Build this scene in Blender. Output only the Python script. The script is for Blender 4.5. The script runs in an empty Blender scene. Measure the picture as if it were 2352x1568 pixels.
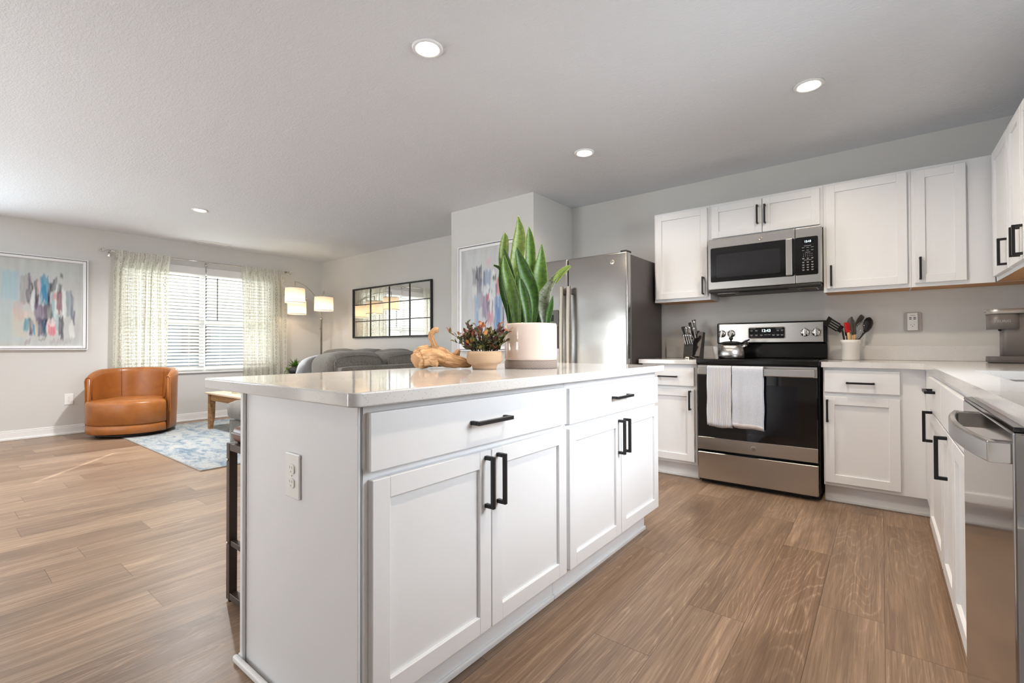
import bpy, bmesh, math, random
from mathutils import Matrix, Vector, noise
random.seed(7)
R = math.radians
SC = bpy.context.scene
COL = SC.collection

# ------------------------------------------------------------------ camera, sky, sun, daylight, exposure
cam_d = bpy.data.cameras.new('camera'); cam = bpy.data.objects.new('camera', cam_d); COL.objects.link(cam)
cam_d.sensor_width = 36.0; cam_d.lens = 1079.82/2352*36.0; cam_d.clip_start = 0.03; cam_d.clip_end = 200
_yaw, _pit, _roll = R(38.174), R(0.626), 0.003
_f = Vector((-math.sin(_yaw)*math.cos(_pit), math.cos(_yaw)*math.cos(_pit), math.sin(_pit)))
_r = Vector((math.cos(_yaw), math.sin(_yaw), 0)); _u = _r.cross(_f)
_r2 = _r*math.cos(_roll) - _u*math.sin(_roll); _u2 = _u*math.cos(_roll) + _r*math.sin(_roll)
cam.matrix_world = Matrix(((_r2.x, _u2.x, -_f.x, 0), (_r2.y, _u2.y, -_f.y, 0), (_r2.z, _u2.z, -_f.z, 1.0042), (0, 0, 0, 1)))
SC.camera = cam

W = bpy.data.worlds.new('sky'); SC.world = W; W.use_nodes = True
_bg = W.node_tree.nodes['Background']; _bg.inputs[0].default_value = (0.86, 0.93, 1.0, 1); _bg.inputs[1].default_value = 1.6

def sun(direction, strength):
    d = bpy.data.lights.new('sun', 'SUN'); d.energy = strength; d.angle = R(0.6); d.color = (1, 0.95, 0.86)
    o = bpy.data.objects.new('sun', d); COL.objects.link(o)
    o.rotation_euler = Vector(direction).to_track_quat('-Z', 'Y').to_euler(); o.location = (-12, 8, 8)
sun((0.786*0.85, -0.618*0.85, -0.53), 14.0)

def daylight(name, loc, direction, sx, sy, power, color=(1, 1, 1), spread=180):
    d = bpy.data.lights.new(name, 'AREA'); d.shape = 'RECTANGLE'; d.size = sx; d.size_y = sy; d.energy = power; d.color = color; d.spread = R(spread)
    o = bpy.data.objects.new(name, d); COL.objects.link(o); o.location = loc
    o.rotation_euler = Vector(direction).to_track_quat('-Z', 'Y').to_euler()
daylight('daylight_added_door', (-3.42, -2.72, 1.15), (0, 1, 0.55), 1.0, 2.1, 56, (0.93, 0.96, 1), 150)  # added lamp outside an unseen patio door, lights island end and ceiling
daylight('daylight_dining_window', (-5.05, -2.72, 1.52), (0, 1, 0.30), 0.9, 0.6, 1.6, (0.86, 0.93, 1))
daylight('daylight_added_window', (-7.60, -1.0, 1.40), (1, 0.1, 0.55), 2.0, 1.4, 74, (0.82, 0.92, 1), 140)  # added lamp at an unseen window, brightens the living room
daylight('daylight_sink_window', (0.92, 2.1, 1.62), (-1, 0, -0.30), 1.0, 0.9, 25, (0.88, 0.94, 1), 105)
daylight('daylight_added_uplight', (-8.5, 2.53, 0.0), (1, 0, 0.8), 3.4, 1.5, 75, (0.95, 0.97, 1))  # added lamp hidden below the sill, brightens the ceiling near the window
daylight('daylight_living_window', (-8.55, 2.53, 3.1), (1, 0, -1.0), 3.2, 1.8, 180, (0.95, 0.97, 1))

SC.view_settings.view_transform = 'Standard'; SC.view_settings.look = 'None'
SC.view_settings.gamma = 1.0; SC.view_settings.use_curve_mapping = False
SC.view_settings.exposure = 0.22
SC.cycles.use_denoising = True
SC.cycles.max_bounces = 10; SC.cycles.diffuse_bounces = 5; SC.cycles.transparent_max_bounces = 16
SC.cycles.sample_clamp_indirect = 8.0; SC.cycles.caustics_reflective = False; SC.cycles.caustics_refractive = False

# ------------------------------------------------------------------ materials
def srgb(r, g, b):
    f = lambda c: (c/255/12.92 if c/255 <= 0.04045 else ((c/255+0.055)/1.055)**2.4)
    return (f(r), f(g), f(b), 1)

def mat(name, color, rough=0.5, metal=0.0, **kw):
    m = bpy.data.materials.new(name); m.use_nodes = True
    b = m.node_tree.nodes['Principled BSDF']
    b.inputs['Base Color'].default_value = color; b.inputs['Roughness'].default_value = rough; b.inputs['Metallic'].default_value = metal
    for k, v in kw.items(): b.inputs[k.replace('_', ' ')].default_value = v
    return m

class NT:
    """small node helper"""
    def __init__(s, m): s.t = m.node_tree; s.b = s.t.nodes.get('Principled BSDF')
    def n(s, typ, **kw):
        x = s.t.nodes.new(typ)
        for k, v in kw.items(): setattr(x, k, v)
        return x
    def l(s, a, b): s.t.links.new(a, b)
    def val(s, sock, v):
        if isinstance(v, (int, float)): sock.default_value = v
        else: s.l(v, sock)
    def math(s, op, a, b=0.0, c=0.0):
        x = s.n('ShaderNodeMath', operation=op)
        for i, v in enumerate((a, b, c)): s.val(x.inputs[i], v)
        return x.outputs[0]
    def mix(s, fac, a, b, blend='MIX'):
        x = s.n('ShaderNodeMix', data_type='RGBA', blend_type=blend)
        s.val(x.inputs[0], fac)
        for i, v in ((6, a), (7, b)):
            if isinstance(v, tuple): x.inputs[i].default_value = v
            else: s.l(v, x.inputs[i])
        return x.outputs[2]
    def noise(s, vec, scale, detail=2.0, rough=0.5, dist=0.0):
        x = s.n('ShaderNodeTexNoise'); s.l(vec, x.inputs['Vector'])
        x.inputs['Scale'].default_value = scale; x.inputs['Detail'].default_value = detail
        x.inputs['Roughness'].default_value = rough; x.inputs['Distortion'].default_value = dist
        return x.outputs[0]
    def mapping(s, vec, scale=(1, 1, 1), loc=(0, 0, 0)):
        x = s.n('ShaderNodeMapping'); s.l(vec, x.inputs[0]); x.inputs['Scale'].default_value = scale; x.inputs['Location'].default_value = loc
        return x.outputs[0]
    def ramp(s, fac, stops, interp='LINEAR'):
        x = s.n('ShaderNodeValToRGB'); x.color_ramp.interpolation = interp
        e = x.color_ramp.elements
        while len(e) < len(stops): e.new(0.5)
        for i, (p, c) in enumerate(stops): e[i].position = p; e[i].color = c
        s.l(fac, x.inputs[0]); return x.outputs[0]
    def bump(s, h, strength, dist=0.01):
        x = s.n('ShaderNodeBump'); s.l(h, x.inputs['Height']); x.inputs['Strength'].default_value = strength; x.inputs['Distance'].default_value = dist
        s.l(x.outputs[0], s.b.inputs['Normal'])
    def pos(s): return s.n('ShaderNodeNewGeometry').outputs['Position']
    def obj(s): return s.n('ShaderNodeTexCoord').outputs['Object']
    def uv(s): return s.n('ShaderNodeTexCoord').outputs['UV']
    def attr(s, name): return s.n('ShaderNodeAttribute', attribute_name=name).outputs['Color']
    def sep(s, v): x = s.n('ShaderNodeSeparateXYZ'); s.l(v, x.inputs[0]); return x.outputs
    def comb(s, a, b, c):
        x = s.n('ShaderNodeCombineXYZ')
        for i, v in enumerate((a, b, c)): s.val(x.inputs[i], v)
        return x.outputs[0]

def bumpy(m, scale, strength, detail=3, dist=0.003, stretch=None):
    t = NT(m); p = t.pos()
    if stretch: p = t.mapping(p, stretch)
    t.bump(t.noise(p, scale, detail), strength, dist); return m

M = {}
M['wall'] = bumpy(mat('wall_paint', srgb(212, 211, 208), 0.75), 160, 0.10, 2, 0.002)
M['ceiling'] = mat('ceiling_texture_paint', srgb(226, 229, 234), 0.85)
t = NT(M['ceiling']); p = t.pos()
h = t.noise(t.mapping(p, (1, 2.2, 1)), 26, 5, 0.62, 1.2)
t.bump(t.ramp(h, [(0.42, (0, 0, 0, 1)), (0.60, (1, 1, 1, 1))]), 0.25, 0.006)
M['trim'] = mat('white_trim_paint', srgb(236, 236, 235), 0.4)
M['cab'] = mat('white_cabinet_paint', srgb(233, 234, 236), 0.38)
M['wood_raw'] = mat('raw_maple_underside', srgb(190, 140, 92), 0.6)
M['black'] = mat('matte_black_metal', srgb(17, 17, 19), 0.38)
M['blk_gloss'] = mat('black_glass', srgb(6, 6, 8), 0.05, 0.0, Coat_Weight=0.3)
M['blk_enamel'] = mat('black_enamel', srgb(10, 10, 11), 0.16)
M['blk_plastic'] = mat('black_plastic', srgb(20, 19, 19), 0.45)
M['rubber'] = mat('dark_rubber', srgb(14, 14, 14), 0.8)

def steel(name, col, rough, aniso=0.75, wavy=0.0):
    m = mat(name, col, rough, 1.0); t = NT(m)
    t.b.inputs['Anisotropic'].default_value = aniso
    tg = t.n('ShaderNodeTangent', direction_type='RADIAL', axis='Z'); t.l(tg.outputs[0], t.b.inputs['Tangent'])
    p = t.pos()
    fine = t.noise(t.mapping(p, (3, 3, 420)), 3.0, 2)
    if wavy:
        h = t.math('ADD', t.math('MULTIPLY', t.noise(t.mapping(p, (1, 1, 1.6)), 3.2, 1), wavy), t.math('MULTIPLY', fine, 0.002))
        t.bump(h, 1.0, 0.02)
    else:
        t.bump(fine, 0.012, 0.0006)
    return m
M['steel'] = steel('brushed_stainless', srgb(196, 193, 189), 0.27)
M['steel_f'] = steel('fridge_stainless', srgb(176, 174, 170), 0.20, 0.5, 0.16)
M['steel_dw'] = mat('smooth_stainless', srgb(176, 176, 177), 0.10, 1.0)
M['chrome'] = mat('polished_steel', srgb(205, 203, 200), 0.12, 1.0)
M['nickel'] = mat('brushed_nickel', srgb(190, 182, 170), 0.28, 1.0)
M['fridge_side'] = mat('fridge_side_gray', srgb(66, 60, 57), 0.42)
M['gray_pl'] = mat('gray_plastic', srgb(96, 92, 90), 0.4)
M['disp'] = mat('dark_display', srgb(10, 12, 20), 0.1)
M['digit'] = mat('display_digits', (0, 0, 0, 1), 0.5); NT(M['digit']).b.inputs['Emission Color'].default_value = (0.75, 0.95, 1, 1); NT(M['digit']).b.inputs['Emission Strength'].default_value = 3.0
M['legend'] = mat('pale_legend_print', srgb(176, 178, 182), 0.5)
M['legend_dk'] = mat('dark_legend_print', srgb(40, 38, 36), 0.5)
M['outlet'] = mat('white_outlet_plastic', srgb(240, 240, 238), 0.35)
M['slot'] = mat('outlet_slot_dark', srgb(40, 38, 36), 0.6)
M['ceramic'] = mat('white_glazed_ceramic', srgb(236, 234, 230), 0.12)
M['pot'] = mat('blush_white_glaze', srgb(218, 201, 190), 0.07)
M['red'] = mat('red_silicone', srgb(190, 18, 16), 0.45)
M['beech'] = mat('beech_wood', srgb(222, 178, 118), 0.5)
M['gray_sil'] = mat('gray_silicone', srgb(84, 78, 74), 0.5)
M['blk_nyl'] = mat('black_nylon', srgb(18, 16, 16), 0.4)
M['bronze'] = mat('bronze_painted_steel', srgb(64, 48, 37), 0.45, 0.3)
M['glass'] = mat('clear_glass', (1, 1, 1, 1), 0.0, 0.0, Transmission_Weight=1.0, IOR=1.45)
M['mirror'] = mat('mirror_silver', (0.90, 0.91, 0.90, 1), 0.015, 1.0)
M['yellow'] = mat('mustard_glaze', srgb(216, 160, 28), 0.3)
M['dk_ceramic'] = mat('charcoal_ceramic', srgb(58, 56, 56), 0.5)
M['soil'] = bumpy(mat('dark_soil', srgb(50, 38, 28), 0.95), 90, 0.8)
M['paper'] = mat('book_pages', srgb(226, 220, 205), 0.8)
M['lens'] = mat('led_lens', (1, 1, 1, 1), 0.4); NT(M['lens']).b.inputs['Emission Color'].default_value = (1, 0.96, 0.90, 1); NT(M['lens']).b.inputs['Emission Strength'].default_value = 14.0
M['sink'] = mat('sink_steel', srgb(205, 205, 206), 0.3, 0.6)
M['stitch'] = mat('dark_seam_thread', srgb(120, 62, 20), 0.6)

def window_glass():
    m = bpy.data.materials.new('thin_window_glass'); m.use_nodes = True; t = NT(m); nt = m.node_tree; nt.nodes.remove(t.b)
    tr = t.n('ShaderNodeBsdfTransparent'); gl = t.n('ShaderNodeBsdfGlossy'); gl.inputs['Roughness'].default_value = 0.02
    mx = t.n('ShaderNodeMixShader'); mx.inputs[0].default_value = 0.07
    t.l(tr.outputs[0], mx.inputs[1]); t.l(gl.outputs[0], mx.inputs[2]); t.l(mx.outputs[0], nt.nodes['Material Output'].inputs[0])
    return m
M['pane'] = window_glass()

# quartz worktop: white with fine grey and tan specks
M['quartz'] = mat('white_speckled_quartz', srgb(224, 222, 220), 0.08); t = NT(M['quartz']); p = t.pos()
v = t.n('ShaderNodeTexVoronoi', feature='F1'); t.l(p, v.inputs['Vector']); v.inputs['Scale'].default_value = 210
rs = t.sep(v.outputs['Color'])
dot = t.math('MULTIPLY', t.math('LESS_THAN', v.outputs['Distance'], 0.28), t.math('GREATER_THAN', rs[0], 0.86))
cl = t.noise(p, 5, 3)
base = t.mix(t.ramp(cl, [(0.35, (0, 0, 0, 1)), (0.7, (1, 1, 1, 1))]), srgb(214, 212, 210), srgb(224, 223, 222))
t.l(t.mix(t.math('MULTIPLY', dot, 0.55), base, srgb(168, 158, 150)), t.b.inputs['Base Color'])

# floor planks
M['floor'] = mat('oak_plank_floor', srgb(140, 112, 88), 0.34); t = NT(M['floor'])
rnd = t.attr('rnd'); rc = t.sep(rnd); p = t.pos(); px = t.sep(p)
seedv = t.math('MULTIPLY', rc[0], 37.0)
q = t.comb(t.math('ADD', px[0], seedv), t.math('ADD', px[1], t.math('MULTIPLY', rc[1], 11.0)), t.math('MULTIPLY', rc[2], 9.0))
n1 = t.noise(t.mapping(q, (4.4, 0.50, 1)), 1.0, 2, 0.42, 0.25)
ct = t.math('FRACT', t.math('ADD', t.math('MULTIPLY', n1, 34.0), t.math('MULTIPLY', t.noise(t.mapping(q, (120, 9, 1)), 1.0, 2), 0.5)))
rings = t.math('ABSOLUTE', t.math('SUBTRACT', ct, 0.5))
ring = t.ramp(rings, [(0.0, (1, 1, 1, 1)), (0.07, (0.5, 0.5, 0.5, 1)), (0.15, (0, 0, 0, 1))])
fib = t.noise(t.mapping(q, (240, 5, 1)), 1.0, 3, 0.6)
fib2 = t.noise(t.mapping(q, (60, 1.6, 1)), 1.0, 3, 0.6, 0.6)
blot = t.noise(t.mapping(q, (4.0, 0.9, 1)), 1.0, 4, 0.55, 0.6)
tone = t.mix(rc[0], srgb(134, 107, 84), srgb(180, 152, 126))
tone = t.mix(t.math('MULTIPLY', rc[1], 0.35), tone, srgb(150, 128, 112))
msk = t.ramp(t.noise(t.mapping(q, (3.0, 0.7, 1)), 1.3, 2), [(0.40, (0.12, 0.12, 0.12, 1)), (0.60, (1, 1, 1, 1))])
tone = t.mix(t.math('MULTIPLY', t.math('MULTIPLY', ring, msk), t.ramp(fib, [(0.3, (0.15, 0.15, 0.15, 1)), (0.7, (0.8, 0.8, 0.8, 1))])), tone, srgb(202, 176, 150), 'MIX')
lf = t.noise(t.mapping(q, (170, 3.2, 7)), 1.0, 3, 0.65)
tone = t.mix(t.math('MULTIPLY', t.ramp(lf, [(0.54, (0, 0, 0, 1)), (0.70, (1, 1, 1, 1))]), 0.45), tone, srgb(196, 170, 144))
dk = t.ramp(blot, [(0.50, (0, 0, 0, 1)), (0.72, (1, 1, 1, 1))])
tone = t.mix(t.math('MULTIPLY', dk, 0.62), tone, srgb(88, 69, 54))
tone = t.mix(t.math('MULTIPLY', t.ramp(fib2, [(0.38, (1, 1, 1, 1)), (0.62, (0, 0, 0, 1))]), 0.50), tone, srgb(104, 82, 65))
tone = t.mix(t.math('MULTIPLY', t.ramp(fib, [(0.30, (1, 1, 1, 1)), (0.55, (0, 0, 0, 1))]), 0.42), tone, srgb(84, 66, 52))
uvs = t.sep(t.uv()); 
eu = t.math('MINIMUM', uvs[0], t.math('SUBTRACT', 0.2, uvs[0]))
ws = t.n('ShaderNodeAttribute', attribute_name='plen').outputs['Fac']
ev = t.math('MINIMUM', uvs[1], t.math('SUBTRACT', ws, uvs[1]))
edge = t.math('LESS_THAN', t.math('MINIMUM', eu, ev), 0.0012)
tone = t.mix(t.math('MULTIPLY', edge, 0.6), tone, srgb(52, 42, 34))
t.l(tone, t.b.inputs['Base Color'])
t.l(t.math('ADD', 0.30, t.math('MULTIPLY', fib2, 0.16)), t.b.inputs['Roughness'])
t.bump(t.math('SUBTRACT', t.math('MULTIPLY', fib, 0.4), edge), 0.16, 0.0015)

def wood(name, c1, c2, rough=0.5, sc=(2, 30, 30)):
    m = mat(name, c1, rough); t = NT(m); p = t.obj()
    g = t.noise(t.mapping(p, sc), 1.0, 4, 0.6, 0.8)
    t.l(t.mix(t.ramp(g, [(0.35, (0, 0, 0, 1)), (0.65, (1, 1, 1, 1))]), c1, c2), t.b.inputs['Base Color']); return m
M['table_wood'] = wood('acacia_table_wood', srgb(170, 132, 92), srgb(128, 92, 58))
M['table_top'] = wood('pale_oak_top', srgb(214, 196, 172), srgb(196, 174, 146), 0.35)
M['drift'] = mat('weathered_driftwood', srgb(208, 164, 118), 0.8); t = NT(M['drift']); uu = t.sep(t.uv())
gr = t.noise(t.comb(t.math('MULTIPLY', uu[0], 26.0), t.math('MULTIPLY', uu[1], 0.7), 0), 1.0, 4, 0.6, 0.4)
ck = t.noise(t.comb(t.math('MULTIPLY', uu[0], 11.0), t.math('MULTIPLY', uu[1], 0.4), 5), 1.0, 2, 0.4, 0.5)
crk = t.ramp(t.math('ABSOLUTE', t.math('SUBTRACT', ck, 0.5)), [(0.0, (1, 1, 1, 1)), (0.012, (0.6, 0.6, 0.6, 1)), (0.03, (0, 0, 0, 1))])
cw = t.mix(t.ramp(gr, [(0.34, (0, 0, 0, 1)), (0.66, (1, 1, 1, 1))]), srgb(172, 124, 80), srgb(222, 184, 140))
t.l(t.mix(t.math('MULTIPLY', crk, 0.45), cw, srgb(92, 58, 34)), t.b.inputs['Base Color'])
t.bump(t.math('SUBTRACT', t.math('MULTIPLY', gr, 0.7), crk), 0.22, 0.003)

# leather
M['leather'] = mat('caramel_leather', srgb(178, 112, 52), 0.33); t = NT(M['leather']); p = t.pos()
t.l(t.mix(t.noise(p, 6, 5, 0.6, 0.5), srgb(128, 70, 28), srgb(182, 116, 58)), t.b.inputs['Base Color'])
t.bump(t.noise(p, 220, 3), 0.12, 0.002)
M['leather_bn'] = bumpy(mat('brown_leather', srgb(92, 52, 32), 0.42), 180, 0.15)

def fabric(name, c1, c2, sc=260, streak=(1, 1, 1), rough=0.95):
    m = mat(name, c1, rough); t = NT(m); p = t.pos()
    a = t.noise(t.mapping(p, streak), sc, 3, 0.7); b = t.noise(p, 9, 3)
    f = t.math('ADD', t.math('MULTIPLY', a, 0.8), t.math('MULTIPLY', b, 0.2))
    t.l(t.mix(t.ramp(f, [(0.38, (0, 0, 0, 1)), (0.62, (1, 1, 1, 1))]), c1, c2), t.b.inputs['Base Color'])
    t.bump(a, 0.35, 0.002); t.b.inputs['Sheen Weight'].default_value = 0.15; return m
M['sofa'] = fabric('grey_corduroy_fabric', srgb(86, 83, 76), srgb(118, 115, 107), 60, (6, 1, 1))
M['pillow'] = fabric('pale_grey_cushion_fabric', srgb(158, 160, 164), srgb(182, 184, 186))
M['linen'] = mat('lampshade_linen', srgb(246, 234, 216), 0.9)
t = NT(M['linen']); t.b.inputs['Transmission Weight'].default_value = 0.0
t.b.inputs['Emission Color'].default_value = (1, 0.80, 0.58, 1); t.b.inputs['Emission Strength'].default_value = 0.35
M['bulb'] = mat('lamp_bulb', (1, 1, 1, 1), 0.4); NT(M['bulb']).b.inputs['Emission Color'].default_value = (1, 0.74, 0.45, 1); NT(M['bulb']).b.inputs['Emission Strength'].default_value = 9.0

# rug: faded blue-grey pattern
M['rug'] = mat('faded_blue_rug', srgb(170, 178, 182), 0.95); t = NT(M['rug']); p = t.pos()
a = t.noise(t.mapping(p, (3, 7, 1)), 1.6, 7, 0.72, 0.8); b = t.noise(t.mapping(p, (30, 90, 1)), 1.0, 3, 0.7); c = t.noise(p, 1.3, 3)
f = t.math('ADD', t.math('MULTIPLY', a, 0.72), t.math('ADD', t.math('MULTIPLY', b, 0.2), t.math('MULTIPLY', c, 0.14)))
t.l(t.ramp(f, [(0.36, srgb(78, 98, 116)), (0.46, srgb(118, 134, 146)), (0.54, srgb(158, 164, 166)), (0.64, srgb(176, 174, 168)), (0.72, srgb(136, 146, 152))]), t.b.inputs['Base Color'])
t.bump(b, 0.3, 0.003)
M['rug_edge'] = mat('rug_binding', srgb(150, 146, 138), 0.95)

# curtain: sheer with thin printed stripes
def curtain_mat():
    m = bpy.data.materials.new('sheer_printed_curtain'); m.use_nodes = True; t = NT(m); nt = m.node_tree; nt.nodes.remove(t.b)
    s = t.sep(t.uv()); u, v = s[0], s[1]
    x = t.math('MULTIPLY', u, 6.0); fx = t.math('FRACT', x); kx = t.math('FLOOR', x)
    def line(c, w): return t.math('LESS_THAN', t.math('ABSOLUTE', t.math('SUBTRACT', fx, c)), w)
    dash = t.math('GREATER_THAN', t.noise(t.comb(t.math('MULTIPLY', u, 40), t.math('MULTIPLY', v, 210), 0), 1.0, 1), 0.47)
    ln = line(0.07, 0.014)
    for c in (0.12, 0.17, 0.24, 0.33, 0.40, 0.92): ln = t.math('MAXIMUM', ln, line(c, 0.012))
    # diamond band
    dv = t.math('ABSOLUTE', t.math('SUBTRACT', t.math('FRACT', t.math('MULTIPLY', v, 26)), 0.5))
    du = t.math('MULTIPLY', t.math('ABSOLUTE', t.math('SUBTRACT', fx, 0.66)), 4.6)
    dsum = t.math('ABSOLUTE', t.math('SUBTRACT', t.math('ADD', dv, du), 0.36))
    dia = t.math('MULTIPLY', t.math('LESS_THAN', dsum, 0.075), t.math('LESS_THAN', du, 0.42))
    pat = t.math('MULTIPLY', t.math('MAXIMUM', ln, dia), dash)
    col = t.mix(t.math('MULTIPLY', pat, 0.80), srgb(238, 236, 226), srgb(96, 98, 98))
    d = t.n('ShaderNodeBsdfDiffuse'); tl = t.n('ShaderNodeBsdfTranslucent'); tr = t.n('ShaderNodeBsdfTransparent')
    t.l(col, d.inputs[0]); t.l(col, tl.inputs[0])
    m1 = t.n('ShaderNodeMixShader'); m1.inputs[0].default_value = 0.45; t.l(d.outputs[0], m1.inputs[1]); t.l(tl.outputs[0], m1.inputs[2])
    m2 = t.n('ShaderNodeMixShader'); t.l(t.math('SUBTRACT', 0.20, t.math('MULTIPLY', pat, 0.18)), m2.inputs[0]); t.l(m1.outputs[0], m2.inputs[1]); t.l(tr.outputs[0], m2.inputs[2])
    t.l(m2.outputs[0], nt.nodes['Material Output'].inputs[0]); return m
M['curtain'] = curtain_mat()
def blind_mat():
    m = bpy.data.materials.new('white_blind_slat'); m.use_nodes = True; t = NT(m); nt = m.node_tree; nt.nodes.remove(t.b)
    d = t.n('ShaderNodeBsdfDiffuse'); tl = t.n('ShaderNodeBsdfTranslucent'); d.inputs[0].default_value = srgb(244, 244, 243); tl.inputs[0].default_value = srgb(244, 244, 243)
    m1 = t.n('ShaderNodeMixShader'); m1.inputs[0].default_value = 0.22; t.l(d.outputs[0], m1.inputs[1]); t.l(tl.outputs[0], m1.inputs[2])
    t.l(m1.outputs[0], nt.nodes['Material Output'].inputs[0]); return m
M['blind'] = blind_mat()

# towels
M['towel_stripe'] = mat('striped_cotton', srgb(225, 225, 228), 0.95); t = NT(M['towel_stripe']); s = t.sep(t.uv())
st = t.math('LESS_THAN', t.math('FRACT', t.math('MULTIPLY', s[0], 17.0)), 0.45)
t.l(t.mix(st, srgb(230, 229, 230), srgb(150, 152, 164)), t.b.inputs['Base Color']); t.bump(t.noise(t.pos(), 500, 2), 0.3, 0.002)
M['towel_blue'] = mat('heathered_cotton', srgb(196, 201, 210), 0.95); t = NT(M['towel_blue']); s = t.sep(t.uv())
nn = t.noise(t.mapping(t.pos(), (500, 500, 700)), 1.0, 2)
cc = t.mix(t.ramp(nn, [(0.35, (0, 0, 0, 1)), (0.65, (1, 1, 1, 1))]), srgb(178, 184, 196), srgb(216, 219, 226))
hem = t.math('LESS_THAN', s[1], 0.055)
t.l(t.mix(hem, cc, srgb(234, 228, 228)), t.b.inputs['Base Color']); t.bump(nn, 0.4, 0.002)

# leaves
def leaf_mat(name, c1, c2, c3):
    m = mat(name, c1, 0.46); t = NT(m); s = t.sep(t.uv())
    a = t.noise(t.comb(t.math('MULTIPLY', s[0], 2.2), t.math('MULTIPLY', s[1], 26.0), 0), 1.0, 3, 0.6, 0.6)
    b = t.noise(t.comb(t.math('MULTIPLY', s[0], 14), t.math('MULTIPLY', s[1], 1.5), 3), 1.0, 2)
    c = t.mix(t.ramp(a, [(0.46, (0, 0, 0, 1)), (0.56, (1, 1, 1, 1))]), c1, c2)
    ed = t.math('GREATER_THAN', t.math('ABSOLUTE', t.math('SUBTRACT', s[0], 0.5)), 0.475)
    c = t.mix(t.math('MULTIPLY', b, 0.4), c, c3)
    t.l(t.mix(t.math('MULTIPLY', ed, 0.5), c, c3), t.b.inputs['Base Color']); return m
M['leaf_a'] = leaf_mat('snake_leaf_mid', srgb(78, 116, 40), srgb(50, 86, 30), srgb(122, 148, 60))
M['leaf_b'] = leaf_mat('snake_leaf_dark', srgb(48, 88, 18), srgb(28, 54, 12), srgb(74, 112, 30))
M['leaf_c'] = leaf_mat('snake_leaf_pale', srgb(112, 134, 60), srgb(78, 108, 46), srgb(148, 160, 76))
M['leaf_d'] = leaf_mat('snake_leaf_silver', srgb(132, 142, 122), srgb(82, 100, 76), srgb(160, 164, 150))
M['foliage'] = mat('rust_green_foliage', srgb(80, 80, 50), 0.45); t = NT(M['foliage']); t.l(t.attr('col'), t.b.inputs['Base Color'])
M['stem'] = mat('dark_stem', srgb(58, 48, 34), 0.6)
M['bowl'] = mat('textured_sand_ceramic', srgb(190, 160, 130), 0.8); t = NT(M['bowl']); s = t.sep(t.uv())
k = t.math('MULTIPLY', t.math('SINE', t.math('MULTIPLY', t.math('ADD', s[0], t.math('MULTIPLY', s[1], 0.35)), 440.0)), t.math('SINE', t.math('MULTIPLY', t.math('SUBTRACT', s[0], t.math('MULTIPLY', s[1], 0.35)), 440.0)))
t.l(t.mix(t.math('GREATER_THAN', k, 0.15), srgb(192, 164, 136), srgb(166, 136, 108)), t.b.inputs['Base Color']); t.bump(k, 0.2, 0.001)
M['saucer'] = mat('chevron_stone', srgb(132, 120, 112), 0.75); t = NT(M['saucer']); s = t.sep(t.uv())
zz = t.math('PINGPONG', t.math('MULTIPLY', s[0], 40.0), 1.0)
cv = t.math('SINE', t.math('MULTIPLY', t.math('ADD', t.math('MULTIPLY', s[1], 4.0), zz), 22.0))
t.l(t.mix(t.math('GREATER_THAN', cv, 0.0), srgb(158, 146, 138), srgb(104, 92, 86)), t.b.inputs['Base Color'])
M['paint'] = mat('canvas_paint', (0.5, 0.5, 0.5, 1), 0.6); t = NT(M['paint']); t.l(t.attr('col'), t.b.inputs['Base Color'])
M['frame'] = mat('satin_white_frame', srgb(236, 236, 238), 0.3)
M['frame_dk'] = mat('frame_dark_line', srgb(70, 68, 66), 0.5)
M['grass'] = bumpy(mat('lawn', srgb(96, 118, 66), 0.95), 20, 0.6)
M['siding'] = mat('blue_grey_siding', srgb(120, 138, 156), 0.7)
M['shingle'] = mat('dark_shingles', srgb(58, 58, 62), 0.9)
M['asphalt'] = mat('asphalt', srgb(92, 92, 94), 0.95)

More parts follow.
